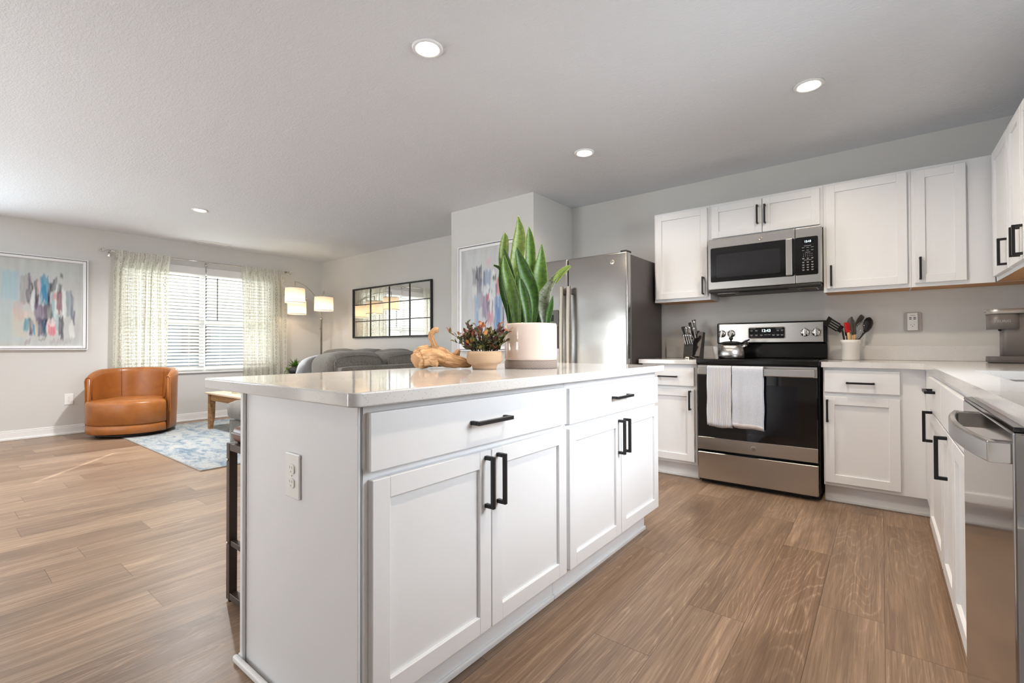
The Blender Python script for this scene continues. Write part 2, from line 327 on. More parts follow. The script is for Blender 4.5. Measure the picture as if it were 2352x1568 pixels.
# ------------------------------------------------------------------ builders
class MB:
    def __init__(s, tf=None): s.bm = bmesh.new(); s.tf = tf or Matrix.Identity(4); s.uvl = None
    def _tf(s, vs):
        for v in vs: v.co = s.tf @ v.co
    def box(s, x0, x1, y0, y1, z0, z1, bv=0.0, seg=1, rot=None):
        r = bmesh.ops.create_cube(s.bm, size=1.0); vs = r['verts']
        for v in vs: v.co = Vector(((x0+x1)/2+v.co.x*(x1-x0), (y0+y1)/2+v.co.y*(y1-y0), (z0+z1)/2+v.co.z*(z1-z0)))
        if bv > 0:
            es = list({e for v in vs for e in v.link_edges})
            before = set(s.bm.verts)
            rb = bmesh.ops.bevel(s.bm, geom=es, offset=bv, segments=seg, affect='EDGES', profile=0.5)
            vs = list({v for f in rb['faces'] for v in f.verts} | {v for v in vs if v.is_valid})
            allv = set(vs); stack = list(vs)
            while stack:
                v = stack.pop()
                for e in v.link_edges:
                    w = e.other_vert(v)
                    if w not in allv: allv.add(w); stack.append(w)
            vs = list(allv)
        if rot is not None:
            for v in vs: v.co = rot @ v.co
        s._tf(vs); return s
    def grid(s, rows, close_u=False, close_v=False, caps=False, uv=None):
        """rows: list of lists of points; quads between them"""
        vv = [[s.bm.verts.new(s.tf @ Vector(p)) for p in r] for r in rows]
        nu, nv = len(vv), len(vv[0])
        lay = s.bm.loops.layers.uv.verify() if uv else None
        for i in range(nu if close_u else nu-1):
            for j in range(nv if close_v else nv-1):
                i2, j2 = (i+1) % nu, (j+1) % nv
                try: f = s.bm.faces.new((vv[i][j], vv[i2][j], vv[i2][j2], vv[i][j2]))
                except ValueError: continue
                f.smooth = True
                if uv:
                    for lp, (a, b) in zip(f.loops, ((i, j), (i+1, j), (i+1, j+1), (i, j+1))): lp[lay].uv = uv(a, b)
        if caps:
            for r in (vv[0], vv[-1]):
                try: s.bm.faces.new(r)
                except ValueError: pass
        return vv
    def lathe(s, prof, c=(0, 0, 0), n=32, uv=False, axis='Z'):
        rows = []
        for (r, z) in prof:
            row = []
            for k in range(n):
                a = 2*math.pi*k/n
                d = Vector((max(r, 1e-5)*math.cos(a), max(r, 1e-5)*math.sin(a), z))
                if axis == 'Y': d = Vector((d.x, d.z, d.y))
                if axis == 'X': d = Vector((d.z, d.x, d.y))
                row.append(Vector(c)+d)
            rows.append(row)
        L = len(prof)-1
        s.grid(rows, close_v=True, uv=(lambda a, b: (b/n, a/L)) if uv else None); 
        bmesh.ops.remove_doubles(s.bm, verts=s.bm.verts, dist=2e-5) if any(r < 1e-4 for r, z in prof) and not uv else None
        return s
    def tube(s, pts, rad, n=10, caps=True):
        pts = [Vector(p) for p in pts]; rows = []
        up = Vector((0, 0, 1)); prev = None
        for i, p in enumerate(pts):
            d = (pts[min(i+1, len(pts)-1)]-pts[max(i-1, 0)]).normalized()
            if prev is None:
                a = d.orthogonal().normalized()
            else:
                a = (prev - d*prev.dot(d)).normalized()
            prev = a; b = d.cross(a)
            r = rad[i] if isinstance(rad, (list, tuple)) else rad
            rows.append([p+(a*math.cos(2*math.pi*k/n)+b*math.sin(2*math.pi*k/n))*r for k in range(n)])
        s.grid(rows, close_v=True, caps=caps); return s
    def prism(s, poly, z0, z1, smooth=False):
        """poly: xy list extruded in z"""
        a = [s.bm.verts.new(s.tf @ Vector((x, y, z0))) for x, y in poly]; b = [s.bm.verts.new(s.tf @ Vector((x, y, z1))) for x, y in poly]
        n = len(poly)
        for i in range(n):
            f = s.bm.faces.new((a[i], a[(i+1) % n], b[(i+1) % n], b[i])); f.smooth = smooth
        s.bm.faces.new(a); s.bm.faces.new(b); return s
    def build(s, name, m, parent=None, smooth=None):
        bmesh.ops.recalc_face_normals(s.bm, faces=s.bm.faces)
        me = bpy.data.meshes.new(name)
        o = bpy.data.objects.new(name, me); COL.objects.link(o)
        if parent is None:
            xs = [v.co for v in s.bm.verts]
            lo = Vector((min(v.x for v in xs), min(v.y for v in xs), min(v.z for v in xs))); hi = Vector((max(v.x for v in xs), max(v.y for v in xs), max(v.z for v in xs)))
            c = Vector(((lo.x+hi.x)/2, (lo.y+hi.y)/2, lo.z))
            for v in s.bm.verts: v.co -= c
            o.location = c
        else:
            o.parent = parent; o.matrix_parent_inverse = Matrix.Translation(-world_of(parent))
        s.bm.to_mesh(me); s.bm.free(); me.materials.append(m)
        if smooth is not None:
            for pl in me.polygons: pl.use_smooth = smooth
        return o

def world_of(o):
    v = Vector((0, 0, 0))
    if o.parent is None: return Vector(o.location)
    return v
def tag(o, label=None, cat=None, group=None, kind=None):
    if label: o['label'] = label
    if cat: o['category'] = cat
    if group: o['group'] = group
    if kind: o['kind'] = kind
    return o
def thing(name, label, cat, loc, group=None):
    o = bpy.data.objects.new(name, None); COL.objects.link(o); o.location = loc; o.empty_display_size = 0.1
    return tag(o, label, cat, group)
def struct(o): o['kind'] = 'structure'; return o
def mbox(name, m, parent, *a, **k): return MB().box(*a, **k).build(name, m, parent)
def text(name, body, size, loc, rot, m, parent, ext=0.0003, align='CENTER'):
    c = bpy.data.curves.new(name, 'FONT'); c.body = body; c.size = size; c.extrude = ext; c.align_x = align; c.align_y = 'CENTER'
    f = bpy.data.objects.new(name, c); COL.objects.link(f); bpy.context.view_layer.update()
    me = bpy.data.meshes.new_from_object(f.evaluated_get(bpy.context.evaluated_depsgraph_get())); bpy.data.objects.remove(f); bpy.data.curves.remove(c)
    me.name = name; me.materials.clear(); me.materials.append(m)
    o = bpy.data.objects.new(name, me); COL.objects.link(o); o.parent = parent
    o.matrix_parent_inverse = Matrix.Translation(-world_of(parent)); o.location = loc; o.rotation_euler = rot; return o
def subsurf(o, lv=2):
    m = o.modifiers.new('smooth', 'SUBSURF'); m.levels = lv; m.render_levels = lv
    for p in o.data.polygons: p.use_smooth = True
    return o
def rounded(x0, x1, y0, y1, r, n=6):
    pts = []
    for cx, cy, a0 in ((x1-r, y1-r, 0), (x0+r, y1-r, 90), (x0+r, y0+r, 180), (x1-r, y0+r, 270)):
        for k in range(n+1):
            a = R(a0+90*k/n); pts.append((cx+r*math.cos(a), cy+r*math.sin(a)))
    return pts
# ------------------------------------------------------------------ the setting
ZC, ZF, CEIL = 0.901, 0.0, 2.44
XW, XR, YB, YM, YF = -7.465, 0.80, 4.235, 4.262, -2.6     # window wall, sink wall, range wall, mirror wall, dining wall
BX0, BX1, BY = -3.608, -2.529, 3.545                      # the boxed-out block beside the fridge

# floor: staggered 0.2 m planks running along Y
fb = bmesh.new(); uvl = fb.loops.layers.uv.new('UVMap'); rl = fb.loops.layers.float_color.new('rnd'); pl_ = fb.loops.layers.float.new('plen')
KNOWN = {-1: [0.95, 2.175, 3.5], 0: [0.7, 2.0, 3.362], -2: [0.25, 1.49, 2.722], -3: [0.62, 1.87, 3.1], -4: [0.4, 1.48, 2.55, 3.42], -5: [0.9, 2.26, 3.3], -12: [0.605, 1.9], -16: [0.515, 1.75], -17: [0.82, 2.1], -18: [1.165, 2.4], -20: [1.23, 2.55]}
x = -38
for i in range(-38, 4):
    a, b = i*0.2, (i+1)*0.2
    cuts = list(KNOWN.get(i, []))
    rr = random.Random(i*77+5)
    if not cuts: cuts = [0.2+rr.random()*1.25]
    while cuts[0] > YF-0.05: cuts.insert(0, cuts[0]-1.25)
    while cuts[-1] < 4.3: cuts.append(cuts[-1]+1.25)
    for c0, c1 in zip(cuts, cuts[1:]):
        y0, y1 = max(c0, YF-0.05), min(c1, 4.35)
        if y1 <= y0: continue
        x0, x1 = max(a, XW-0.1), min(b, XR+0.05)
        f = fb.faces.new([fb.verts.new(p) for p in ((x0, y0, 0), (x1, y0, 0), (x1, y1, 0), (x0, y1, 0))])
        rc_ = (rr.random(), rr.random(), rr.random(), 1)
        for lp, (u, v) in zip(f.loops, ((x0-a, y0-c0), (x1-a, y0-c0), (x1-a, y1-c0), (x0-a, y1-c0))):
            lp[uvl].uv = (u, v); lp[rl] = rc_; lp[pl_] = c1-c0
me = bpy.data.meshes.new('floor'); fb.to_mesh(me); fb.free(); me.materials.append(M['floor'])
floor = bpy.data.objects.new('floor', me); COL.objects.link(floor); struct(floor)

struct(mbox('ceiling', M['ceiling'], None, XW-0.1, XR+0.1, YF-0.1, YM+0.1, CEIL, CEIL+0.08))
# window wall with its opening
WY0, WY1, WZ0, WZ1 = 1.60, 3.46, 0.675, 2.075
m = MB(); T = 0.12
m.box(XW-T, XW, 0.05, WY0, 0, CEIL); m.box(XW-T, XW, YF-0.1, -2.05, 0, CEIL); m.box(XW-T, XW, -2.05, 0.05, 0, 0.68); m.box(XW-T, XW, -2.05, 0.05, 2.12, CEIL); m.box(XW-T, XW, WY1, YM+0.1, 0, CEIL); m.box(XW-T, XW, WY0, WY1, 0, WZ0); m.box(XW-T, XW, WY0, WY1, WZ1, CEIL)
struct(m.build('wall_left', M['wall'], None))
struct(mbox('wall_back', M['wall'], None, BX1+0.001, XR+0.1, YB, YB+0.1, 0, CEIL))
struct(mbox('wall_back_living', M['wall'], None, XW, BX0-0.001, YM, YM+0.1, 0, CEIL))
struct(mbox('wall_block', M['wall'], None, BX0, BX1, BY, YM+0.1, 0, CEIL))
m = MB(); m.box(XR, XR+0.1, YF-0.1, 1.55, 0, CEIL); m.box(XR, XR+0.1, 2.65, YB, 0, CEIL); m.box(XR, XR+0.1, 1.55, 2.65, 0, 1.12); m.box(XR, XR+0.1, 1.55, 2.65, 2.1, CEIL)
struct(m.build('wall_right', M['wall'], None))
m = MB(); m.box(XW, -5.5, YF-0.1, YF, 0, CEIL); m.box(-4.6, -3.92, YF-0.1, YF, 0, CEIL); m.box(-2.9, XR, YF-0.1, YF, 0, CEIL)
m.box(-5.5, -4.6, YF-0.1, YF, 0, 1.22); m.box(-5.5, -4.6, YF-0.1, YF, 1.82, CEIL); m.box(-3.92, -2.9, YF-0.1, YF, 2.25, CEIL)
struct(m.build('wall_front', M['wall'], None))

# baseboards (tall board plus shoe)
def baseboard(name, pts, inward):
    m = MB()
    (ax, ay), (bx, by) = pts; ix, iy = inward
    for d0, d1, z0, z1 in ((0.0005, 0.013, 0.0, 0.088), (0.0005, 0.009, 0.088, 0.106), (0.013, 0.026, 0.0, 0.022)):
        xs = sorted((ax+ix*d0, bx+ix*d1)); ys = sorted((ay+iy*d0, by+iy*d1))
        m.box(xs[0], xs[1], ys[0], ys[1], z0, z1, 0.003)
    return struct(m.build(name, M['trim'], None))
baseboard('baseboard_left', ((XW, YF+0.05), (XW, YM-0.03)), (1, 0))
baseboard('baseboard_back', ((XW+0.03, YM), (BX0-0.03, YM)), (0, -1))
baseboard('baseboard_block', ((BX0+0.002, BY), (BX1-0.002, BY)), (0, -1))

# living room window: vinyl frame, mullion, meeting rails, panes, sill
m = MB(); fx0, fx1 = XW-0.105, XW-0.055
m.box(fx0, fx1, WY0+0.001, WY0+0.045, WZ0+0.001, WZ1-0.001, 0.003); m.box(fx0, fx1, WY1-0.045, WY1-0.001, WZ0+0.001, WZ1-0.001, 0.003)
m.box(fx0, fx1, 2.485, 2.545, WZ0+0.001, WZ1-0.001, 0.003)
for y0, y1 in ((WY0+0.045, 2.485), (2.545, WY1-0.045)):
    m.box(fx0, fx1, y0, y1, WZ1-0.046, WZ1-0.001, 0.003); m.box(fx0, fx1, y0, y1, WZ0+0.001, WZ0+0.05, 0.003); m.box(fx0+0.005, fx1-0.005, y0, y1, 1.335, 1.385, 0.003)
win = struct(m.build('window_1', M['trim'], None))
for y0, y1 in ((WY0+0.045, 2.485), (2.545, WY1-0.045)):
    mbox('pane', M['pane'], win, XW-0.082, XW-0.078, y0, y1, WZ0+0.05, WZ1-0.046)
mbox('window_sill', M['trim'], win, XW-0.054, XW+0.028, WY0-0.03, WY1+0.03, WZ0-0.022, WZ0+0.0005, 0.004)

m = MB(); m.box(XR+0.03, XR+0.07, 1.551, 1.59, 1.121, 2.099); m.box(XR+0.03, XR+0.07, 2.61, 2.649, 1.121, 2.099); m.box(XR+0.03, XR+0.07, 1.59, 2.61, 1.121, 1.16); m.box(XR+0.03, XR+0.07, 1.59, 2.61, 2.06, 2.099)
w2 = struct(m.build('window_2', M['trim'], None)); mbox('pane', M['pane'], w2, XR+0.048, XR+0.052, 1.59, 2.61, 1.16, 2.06)
m = MB(); m.box(-5.499, -5.46, YF-0.07, YF-0.03, 1.221, 1.819); m.box(-4.64, -4.601, YF-0.07, YF-0.03, 1.221, 1.819); m.box(-5.46, -4.64, YF-0.07, YF-0.03, 1.221, 1.26); m.box(-5.46, -4.64, YF-0.07, YF-0.03, 1.78, 1.819)
w3 = struct(m.build('window_3', M['trim'], None)); mbox('pane', M['pane'], w3, -5.46, -4.64, YF-0.052, YF-0.048, 1.26, 1.78)
m = MB()
for x0, x1 in ((-3.919, -3.85), (-2.97, -2.901)): m.box(x0, x1, YF-0.08, YF-0.03, 0.001, 2.249)
for x0, x1 in ((-3.85, -2.97),): m.box(x0, x1, YF-0.08, YF-0.03, 0.001, 0.10); m.box(x0, x1, YF-0.08, YF-0.03, 2.17, 2.249)
d1 = struct(m.build('added_patio_door', M['trim'], None)); mbox('pane', M['pane'], d1, -3.85, -2.97, YF-0.056, YF-0.052, 0.10, 2.17)  # unseen patio door, added to let light in from behind the camera
m = MB(); m.box(XW-0.08, XW-0.04, -2.049, -2.0, 0.681, 2.119); m.box(XW-0.08, XW-0.04, 0.0, 0.049, 0.681, 2.119); m.box(XW-0.08, XW-0.04, -2.0, 0.0, 0.681, 0.73); m.box(XW-0.08, XW-0.04, -2.0, 0.0, 2.07, 2.119); m.box(XW-0.08, XW-0.04, -1.03, -0.97, 0.73, 2.07)
w4 = struct(m.build('added_side_window', M['trim'], None)); mbox('pane', M['pane'], w4, XW-0.062, XW-0.058, -2.0, 0.0, 0.73, 2.07)  # unseen window, added to light the living room

# outside: lawn, street, a neighbouring house
struct(mbox('ground', M['grass'], None, -60, -7.62, -30, 40, -0.45, -0.35))
struct(mbox('ground_yard', M['grass'], None, -30, 20, -30, -2.75, -0.45, -0.35))
struct(mbox('road', M['asphalt'], None, -20, -14, -30, 40, -0.3499, -0.34))
hs = thing('house', 'blue-grey sided house across the street beyond the blinds', 'house', (-30, 10, -0.35))
mbox('wall', M['siding'], hs, -36, -28, 4, 17, -0.35, 3.0); mbox('garage_door', M['trim'], hs, -28, -27.93, 11.5, 16, -0.35, 2.0)
for yy in (5.2, 8.4): mbox('window', M['blk_gloss'], hs, -28, -27.93, yy, yy+1.3, 0.7, 2.1)
m = MB(Matrix(((0, 0, 1, 0), (1, 0, 0, 0), (0, 1, 0, 0), (0, 0, 0, 1)))); m.prism([(3.4, 3.0), (17.6, 3.0), (10.5, 6.2)], -36.4, -27.4); m.build('roof', M['shingle'], hs)

# ------------------------------------------------------------------ recessed lights and vent
LIGHTS = [((-1.702, 1.515), 'white recessed downlight above the near end of the island, largest in the ceiling', 9),
          ((-0.302, 3.037), 'white recessed downlight nearest the microwave and range', 9),
          ((-1.718, 3.059), 'white recessed downlight in front of the refrigerator', 9),
          ((-5.582, 1.834), 'small white recessed downlight in the living room ceiling', 56),
          ((-5.582, -0.9), 'added white recessed downlight in the living room ceiling, outside the left of the view', 14),  # unseen fixture added to brighten the living room
          ((-3.4, -0.9), 'added white recessed downlight over the walkway, outside the left of the view', 14),  # another added fixture out of view, more light on floor and walls
          ((-0.30, 1.5), 'added white recessed downlight over the aisle between island and sink, out of view', 9)]  # added out of view to light the kitchen aisle
for (lx, ly), lab, pw in LIGHTS:
    L = thing('recessed_light', lab, 'ceiling light', (lx, ly, CEIL), 'recessed ceiling lights')
    MB().lathe([(0.052, -0.004), (0.056, -0.008), (0.066, -0.011), (0.073, -0.006), (0.074, -0.0005), (0.052, -0.0005)], (lx, ly, CEIL), 40).build('trim_ring', M['trim'], L, True)
    MB().lathe([(0.0, -0.0035), (0.052, -0.0035), (0.052, -0.001), (0.0, -0.001)], (lx, ly, CEIL), 32).build('lens', M['lens'], L)
    d = bpy.data.lights.new('downlight', 'AREA'); d.shape = 'DISK'; d.size = 0.10; d.energy = pw*(1.05 if pw < 20 else 0.85); d.color = (1, 0.84, 0.66) if pw < 20 else (1, 0.98, 0.97); d.spread = R(150)
    o = bpy.data.objects.new('downlight', d); COL.objects.link(o); o.location = (lx, ly, CEIL-0.014); o.parent = L; o.matrix_parent_inverse = Matrix.Translation((-lx, -ly, -CEIL))
vt = thing('ceiling_vent', 'white slotted air register in the ceiling above the window curtains', 'vent', (-7.22, 2.55, CEIL))
m = MB(); m.box(-7.31, -7.13, 2.37, 2.385, CEIL-0.008, CEIL-0.0005); m.box(-7.31, -7.13, 2.715, 2.73, CEIL-0.008, CEIL-0.0005); m.box(-7.31, -7.29, 2.385, 2.715, CEIL-0.008, CEIL-0.0005); m.box(-7.15, -7.13, 2.385, 2.715, CEIL-0.008, CEIL-0.0005)
m.build('frame', M['trim'], vt)
m = MB()
for k in range(7): m.box(-7.288+k*0.02, -7.276+k*0.02, 2.386, 2.714, CEIL-0.006, CEIL-0.002)
m.build('louver', M['trim'], vt)

# ------------------------------------------------------------------ cabinet fronts
TF_RANGE = lambda y: Matrix(((1, 0, 0, 0), (0, -1, 0, y), (0, 0, 1, 0), (0, 0, 0, 1)))     # u = X, out = -Y
TF_ISL = lambda x: Matrix(((0, 1, 0, x), (1, 0, 0, 0), (0, 0, 1, 0), (0, 0, 0, 1)))        # u = Y, out = +X
TF_SINK = lambda x: Matrix(((0, -1, 0, x), (1, 0, 0, 0), (0, 0, 1, 0), (0, 0, 0, 1)))      # u = Y, out = -X

def pull(parent, tf, u, z, vertical=True, L=0.15, d0=0.02):
    m = MB(tf); h = 0.006; a = L/2
    if vertical:
        m.box(u-h, u+h, d0+0.024, d0+0.036, z-a, z+a, 0.0012)
        for s in (-1, 1): m.box(u-h, u+h, d0+0.0002, d0+0.0238, z+s*(a-h)-h, z+s*(a-h)+h, 0.0008)
    else:
        m.box(u-a, u+a, d0+0.024, d0+0.036, z-h, z+h, 0.0012)
        for s in (-1, 1): m.box(u+s*(a-h)-h, u+s*(a-h)+h, d0+0.0002, d0+0.0238, z-h, z+h, 0.0008)
    return m.build('handle', M['black'], parent)
def shaker(parent, tf, u0, u1, z0, z1, stile=0.052, th=0.02):
    m = MB(tf); b = 0.0014
    m.box(u0, u0+stile, 0.0005, th, z0, z1, b); m.box(u1-stile, u1, 0.0005, th, z0, z1, b)
    m.box(u0+stile-0.0005, u1-stile+0.0005, 0.0005, th-0.0002, z1-stile, z1, b); m.box(u0+stile-0.0005, u1-stile+0.0005, 0.0005, th-0.0002, z0, z0+stile, b)
    m.box(u0+stile-0.004, u1-stile+0.004, 0.0005, th-0.011, z0+stile-0.004, z1-stile+0.004)
    return m.build('door', M['cab'], parent)
def slab(parent, tf, u0, u1, z0, z1, th=0.02):
    return MB(tf).box(u0, u1, 0.0005, th, z0, z1, 0.0018, 2).build('drawer', M['cab'], parent)
def carcass(parent, tf, u0, u1, depth, z0, z1, stiles, rails, fw=0.04):
    """body set back 1 mm behind a face frame"""
    m = MB(tf); m.box(u0, u1, -depth, -0.002, z0, z1, 0.001); m.build('body', M['cab'], parent)
    m = MB(tf)
    for a, b in stiles: m.box(a, b, -0.002, 0, z0, z1)
    for a, b in rails: m.box(u0, u1, -0.002, -0.0002, a, b)
    m.build('face_frame', M['cab'], parent)
def toe(parent, tf, u0, u1, setback=0.06, z1=0.114):
    m = MB(tf); m.box(u0, u1, -setback-0.02, -setback, 0.0005, z1); m.build('toe_kick', M['cab'], parent)
    m = MB(tf); m.box(u0, u1, -setback, -setback+0.011, 0.0005, 0.020, 0.004, 2); m.build('quarter_round', M['trim'], parent)

# ---- island
IX = -0.982
tf = TF_ISL(IX)
i1 = thing('island_cabinet', 'white island base cabinet at the near end, with wide drawer and the outlet panel', 'cabinet', (-1.3, 1.12, 0), 'island base cabinets')
i2 = thing('island_cabinet', 'white island base cabinet at the far end toward the range, narrow drawer over two doors', 'cabinet', (-1.3, 2.05, 0), 'island base cabinets')
carcass(i1, tf, 0.668, 1.574, 0.61, 0.115, 0.866, [(0.668, 0.71), (1.545, 1.574)], [(0.115, 0.15), (0.685, 0.71), (0.838, 0.866)])
carcass(i2, tf, 1.5755, 2.516, 0.61, 0.115, 0.866, [(1.5755, 1.605), (2.48, 2.516)], [(0.115, 0.15), (0.685, 0.71), (0.838, 0.866)])
d = slab(i1, tf, 0.676, 1.564, 0.704, 0.846); pull(d, tf, 1.105, 0.778, False, 0.166)
d = slab(i2, tf, 1.587, 2.510, 0.698, 0.838); pull(d, tf, 2.035, 0.772, False, 0.166)
d = shaker(i1, tf, 0.682, 1.1165, 0.132, 0.683); pull(d, tf, 1.0905, 0.590, True, 0.158)
d = shaker(i1, tf, 1.1205, 1.562, 0.132, 0.683); pull(d, tf, 1.1475, 0.590, True, 0.158)
d = shaker(i2, tf, 1.587, 2.047, 0.132, 0.680); pull(d, tf, 2.021, 0.586, True, 0.158)
d = shaker(i2, tf, 2.051, 2.510, 0.132, 0.680); pull(d, tf, 2.077, 0.586, True, 0.158)
toe(i1, tf, 0.668, 1.574, 0.055); toe(i2, tf, 1.5755, 2.49, 0.055)
# finished end and back panels
m = MB(); m.box(-1.625, -1.5925, 0.662, 1.574, 0.0005, 0.866, 0.001); m.build('back_panel', M['cab'], i1)
m = MB(); m.box(-1.625, -1.5925, 1.5755, 2.514, 0.0005, 0.866, 0.001); m.build('back_panel', M['cab'], i2)
m = MB(); m.box(-1.5925, -0.990, 0.6625, 0.6675, 0.0005, 0.866); m.build('end_panel', M['cab'], i1)
m = MB(); m.box(-1.021, -0.983, 0.6550, 0.6622, 0.0005, 0.866, 0.001); m.build('corner_trim', M['cab'], i1)
m = MB(); m.box(-1.625, -1.606, 0.6510, 0.6618, 0.0005, 0.866, 0.002); m.build('corner_trim', M['cab'], i1)
m = MB(); m.box(-1.64, -0.965, 0.634, 0.6508, 0.0005, 0.022, 0.007, 3); m.box(-1.64, -1.6258, 0.6508, 2.5, 0.0005, 0.022, 0.005, 2); m.build('base_molding', M['trim'], i1)

def quartz_slab(name, poly, z0, z1, label, holes=None, bev=0.004):
    m = MB(); m.prism(poly, z0, z1)
    o = m.build(name, M['quartz'], None, True)
    o.data.set_sharp_from_angle(angle=R(35))
    bv = o.modifiers.new('ease', 'BEVEL'); bv.width = bev; bv.segments = 3; bv.limit_method = 'ANGLE'; bv.angle_limit = R(50); bv.harden_normals = True
    return tag(o, label, 'countertop')
quartz_slab('island_countertop', rounded(-1.813, -0.929, 0.606, 2.537, 0.024, 10), 0.867, ZC, 'white speckled quartz island countertop with driftwood and plants on it')

def duplex(parent, tf, u, z, sm=None):
    w, h = 0.0385, 0.0625
    m = MB(tf); m.box(u-w, u+w, 0.0004, 0.007, z-h, z+h, 0.003, 2); pt = m.build('cover_plate', M['outlet'], parent)
    for s in (-1, 1):
        m = MB(tf); m.prism([(u+0.0175*math.cos(R(a))*(1 if abs(math.cos(R(a))) < 0.95 else 0.97), 0) for a in ()], 0, 1) if False else None
        poly = []
        for k in range(24):
            a = 2*math.pi*k/24; poly.append((max(-0.0155, min(0.0155, 0.019*math.cos(a))), 0.0145*math.sin(a)))
        tfl = tf @ Matrix(((1, 0, 0, u), (0, 0, 1, 0), (0, 1, 0, z+s*0.0195), (0, 0, 0, 1)))
        m = MB(tfl); m.prism(poly, 0.0071, 0.010); rc = m.build('receptacle', M['outlet'], parent)
        m = MB(tf)
        for du in (-0.006, 0.006): m.box(u+du-0.001, u+du+0.001, 0.01005, 0.0104, z+s*0.0195+0.001, z+s*0.0195+0.008)
        m.box(u-0.002, u+0.002, 0.01005, 0.0104, z+s*0.0195-0.009, z+s*0.0195-0.005)
        m.build('slot', sm or M['slot'], rc)
    MB(tf).box(u-0.002, u+0.002, 0.0071, 0.0085, z-0.002, z+0.002, 0.0008).build('screw', M['nickel'], parent)
o = thing('wall_outlet', 'white duplex outlet on the grey end panel of the island', 'outlet', (-1.30, 0.662, 0.645))
duplex(o, Matrix(((1, 0, 0, 0), (0, -1, 0, 0.6625), (0, 0, 1, 0), (0, 0, 0, 1))), -1.300, 0.645, mat('pale_slot_shutter', srgb(170, 170, 172), 0.5))
o = thing('wall_outlet', 'small white duplex outlet low on the wall under the large painting', 'outlet', (XW, 1.121, 0.406))
duplex(o, TF_ISL(XW), 1.121, 0.406)

# ---- range wall base cabinets
YFB = 3.625; tf = TF_RANGE(YFB)
b = thing('base_cabinet', 'white base cabinet between refrigerator and range, under the knife block', 'cabinet', (-1.30, 3.9, 0))
carcass(b, tf, -1.515, -1.0885, 0.605, 0.115, 0.866, [(-1.515, -1.485), (-1.118, -1.0885)], [(0.115, 0.14), (0.68, 0.705), (0.835, 0.866)])
d = slab(b, tf, -1.495, -1.106, 0.703, 0.843); pull(d, tf, -1.300, 0.772, False, 0.145)
d = shaker(b, tf, -1.495, -1.106, 0.136, 0.677); pull(d, tf, -1.132, 0.598, True, 0.145)
toe(b, tf, -1.515, -1.0885)
b = thing('base_cabinet', 'white base cabinet right of the range with one drawer over one door, into the corner', 'cabinet', (-0.1, 3.9, 0))
carcass(b, tf, -0.2985, 0.1985, 0.605, 0.115, 0.866, [(-0.2985, -0.268), (0.06, 0.1989)], [(0.115, 0.14), (0.68, 0.71), (0.835, 0.866)])
d = slab(b, tf, -0.291, 0.083, 0.710, 0.848); pull(d, tf, -0.106, 0.772, False, 0.142)
d = shaker(b, tf, -0.291, 0.083, 0.137, 0.683); pull(d, tf, -0.2755, 0.592, True, 0.142)
toe(b, tf, -0.2985, 0.255)

# ---- sink wall base cabinets
XFB = 0.199; tf = TF_SINK(XFB)
b = thing('base_cabinet', 'white drawer base cabinet on the sink run, next to the corner, thin black pulls', 'cabinet', (0.5, 3.0, 0))
carcass(b, tf, 2.472, 3.622, 0.585, 0.115, 0.64, [(2.472, 2.495), (3.09, 3.622)], [(0.115, 0.14)])
m = MB(tf); m.box(2.472, 3.622, -0.02, -0.0021, 0.64, 0.866); m.box(3.09, 3.622, -0.0021, 0, 0.64, 0.866); m.box(2.472, 2.495, -0.0021, 0, 0.64, 0.866); m.box(2.495, 3.09, -0.0021, -0.0002, 0.835, 0.866); m.build('face_rail', M['cab'], b)
d = slab(b, tf, 2.486, 3.09, 0.700, 0.850); pull(d, tf, 2.79, 0.800, False, 0.16)
d = shaker(b, tf, 2.486, 3.09, 0.130, 0.692); pull(d, tf, 2.875, 0.632, True, 0.142)
toe(b, tf, 2.472, 3.68)
b = thing('base_cabinet', 'white sink base cabinet with false front, beside the dishwasher', 'cabinet', (0.5, 2.1, 0))
carcass(b, tf, 1.752, 2.470, 0.585, 0.115, 0.64, [(1.752, 1.78), (2.445, 2.470)], [(0.115, 0.14)])
MB(tf).box(1.752, 2.47, -0.02, -0.0002, 0.64, 0.866).build('face_rail', M['cab'], b)
slab(b, tf, 1.762, 2.462, 0.700, 0.850)['label'] = 'blank false drawer front'
d = shaker(b, tf, 1.762, 2.110, 0.130, 0.692); d = shaker(b, tf, 2.114, 2.462, 0.130, 0.692); pull(d, tf, 2.262, 0.603, True, 0.155)
toe(b, tf, 1.752, 2.470)
b = thing('base_cabinet', 'white base cabinet just beyond the near side of the dishwasher', 'cabinet', (0.5, 0.8, 0))
carcass(b, tf, 0.45, 1.130, 0.585, 0.115, 0.866, [(0.45, 0.48), (1.09, 1.130)], [(0.115, 0.14), (0.68, 0.71), (0.835, 0.866)])
d = slab(b, tf, 0.46, 1.10, 0.71, 0.85); pull(d, tf, 0.78, 0.785, False, 0.142); d = shaker(b, tf, 0.46, 1.10, 0.137, 0.690); pull(d, tf, 0.49, 0.60, True, 0.142)
toe(b, tf, 0.45, 1.130)

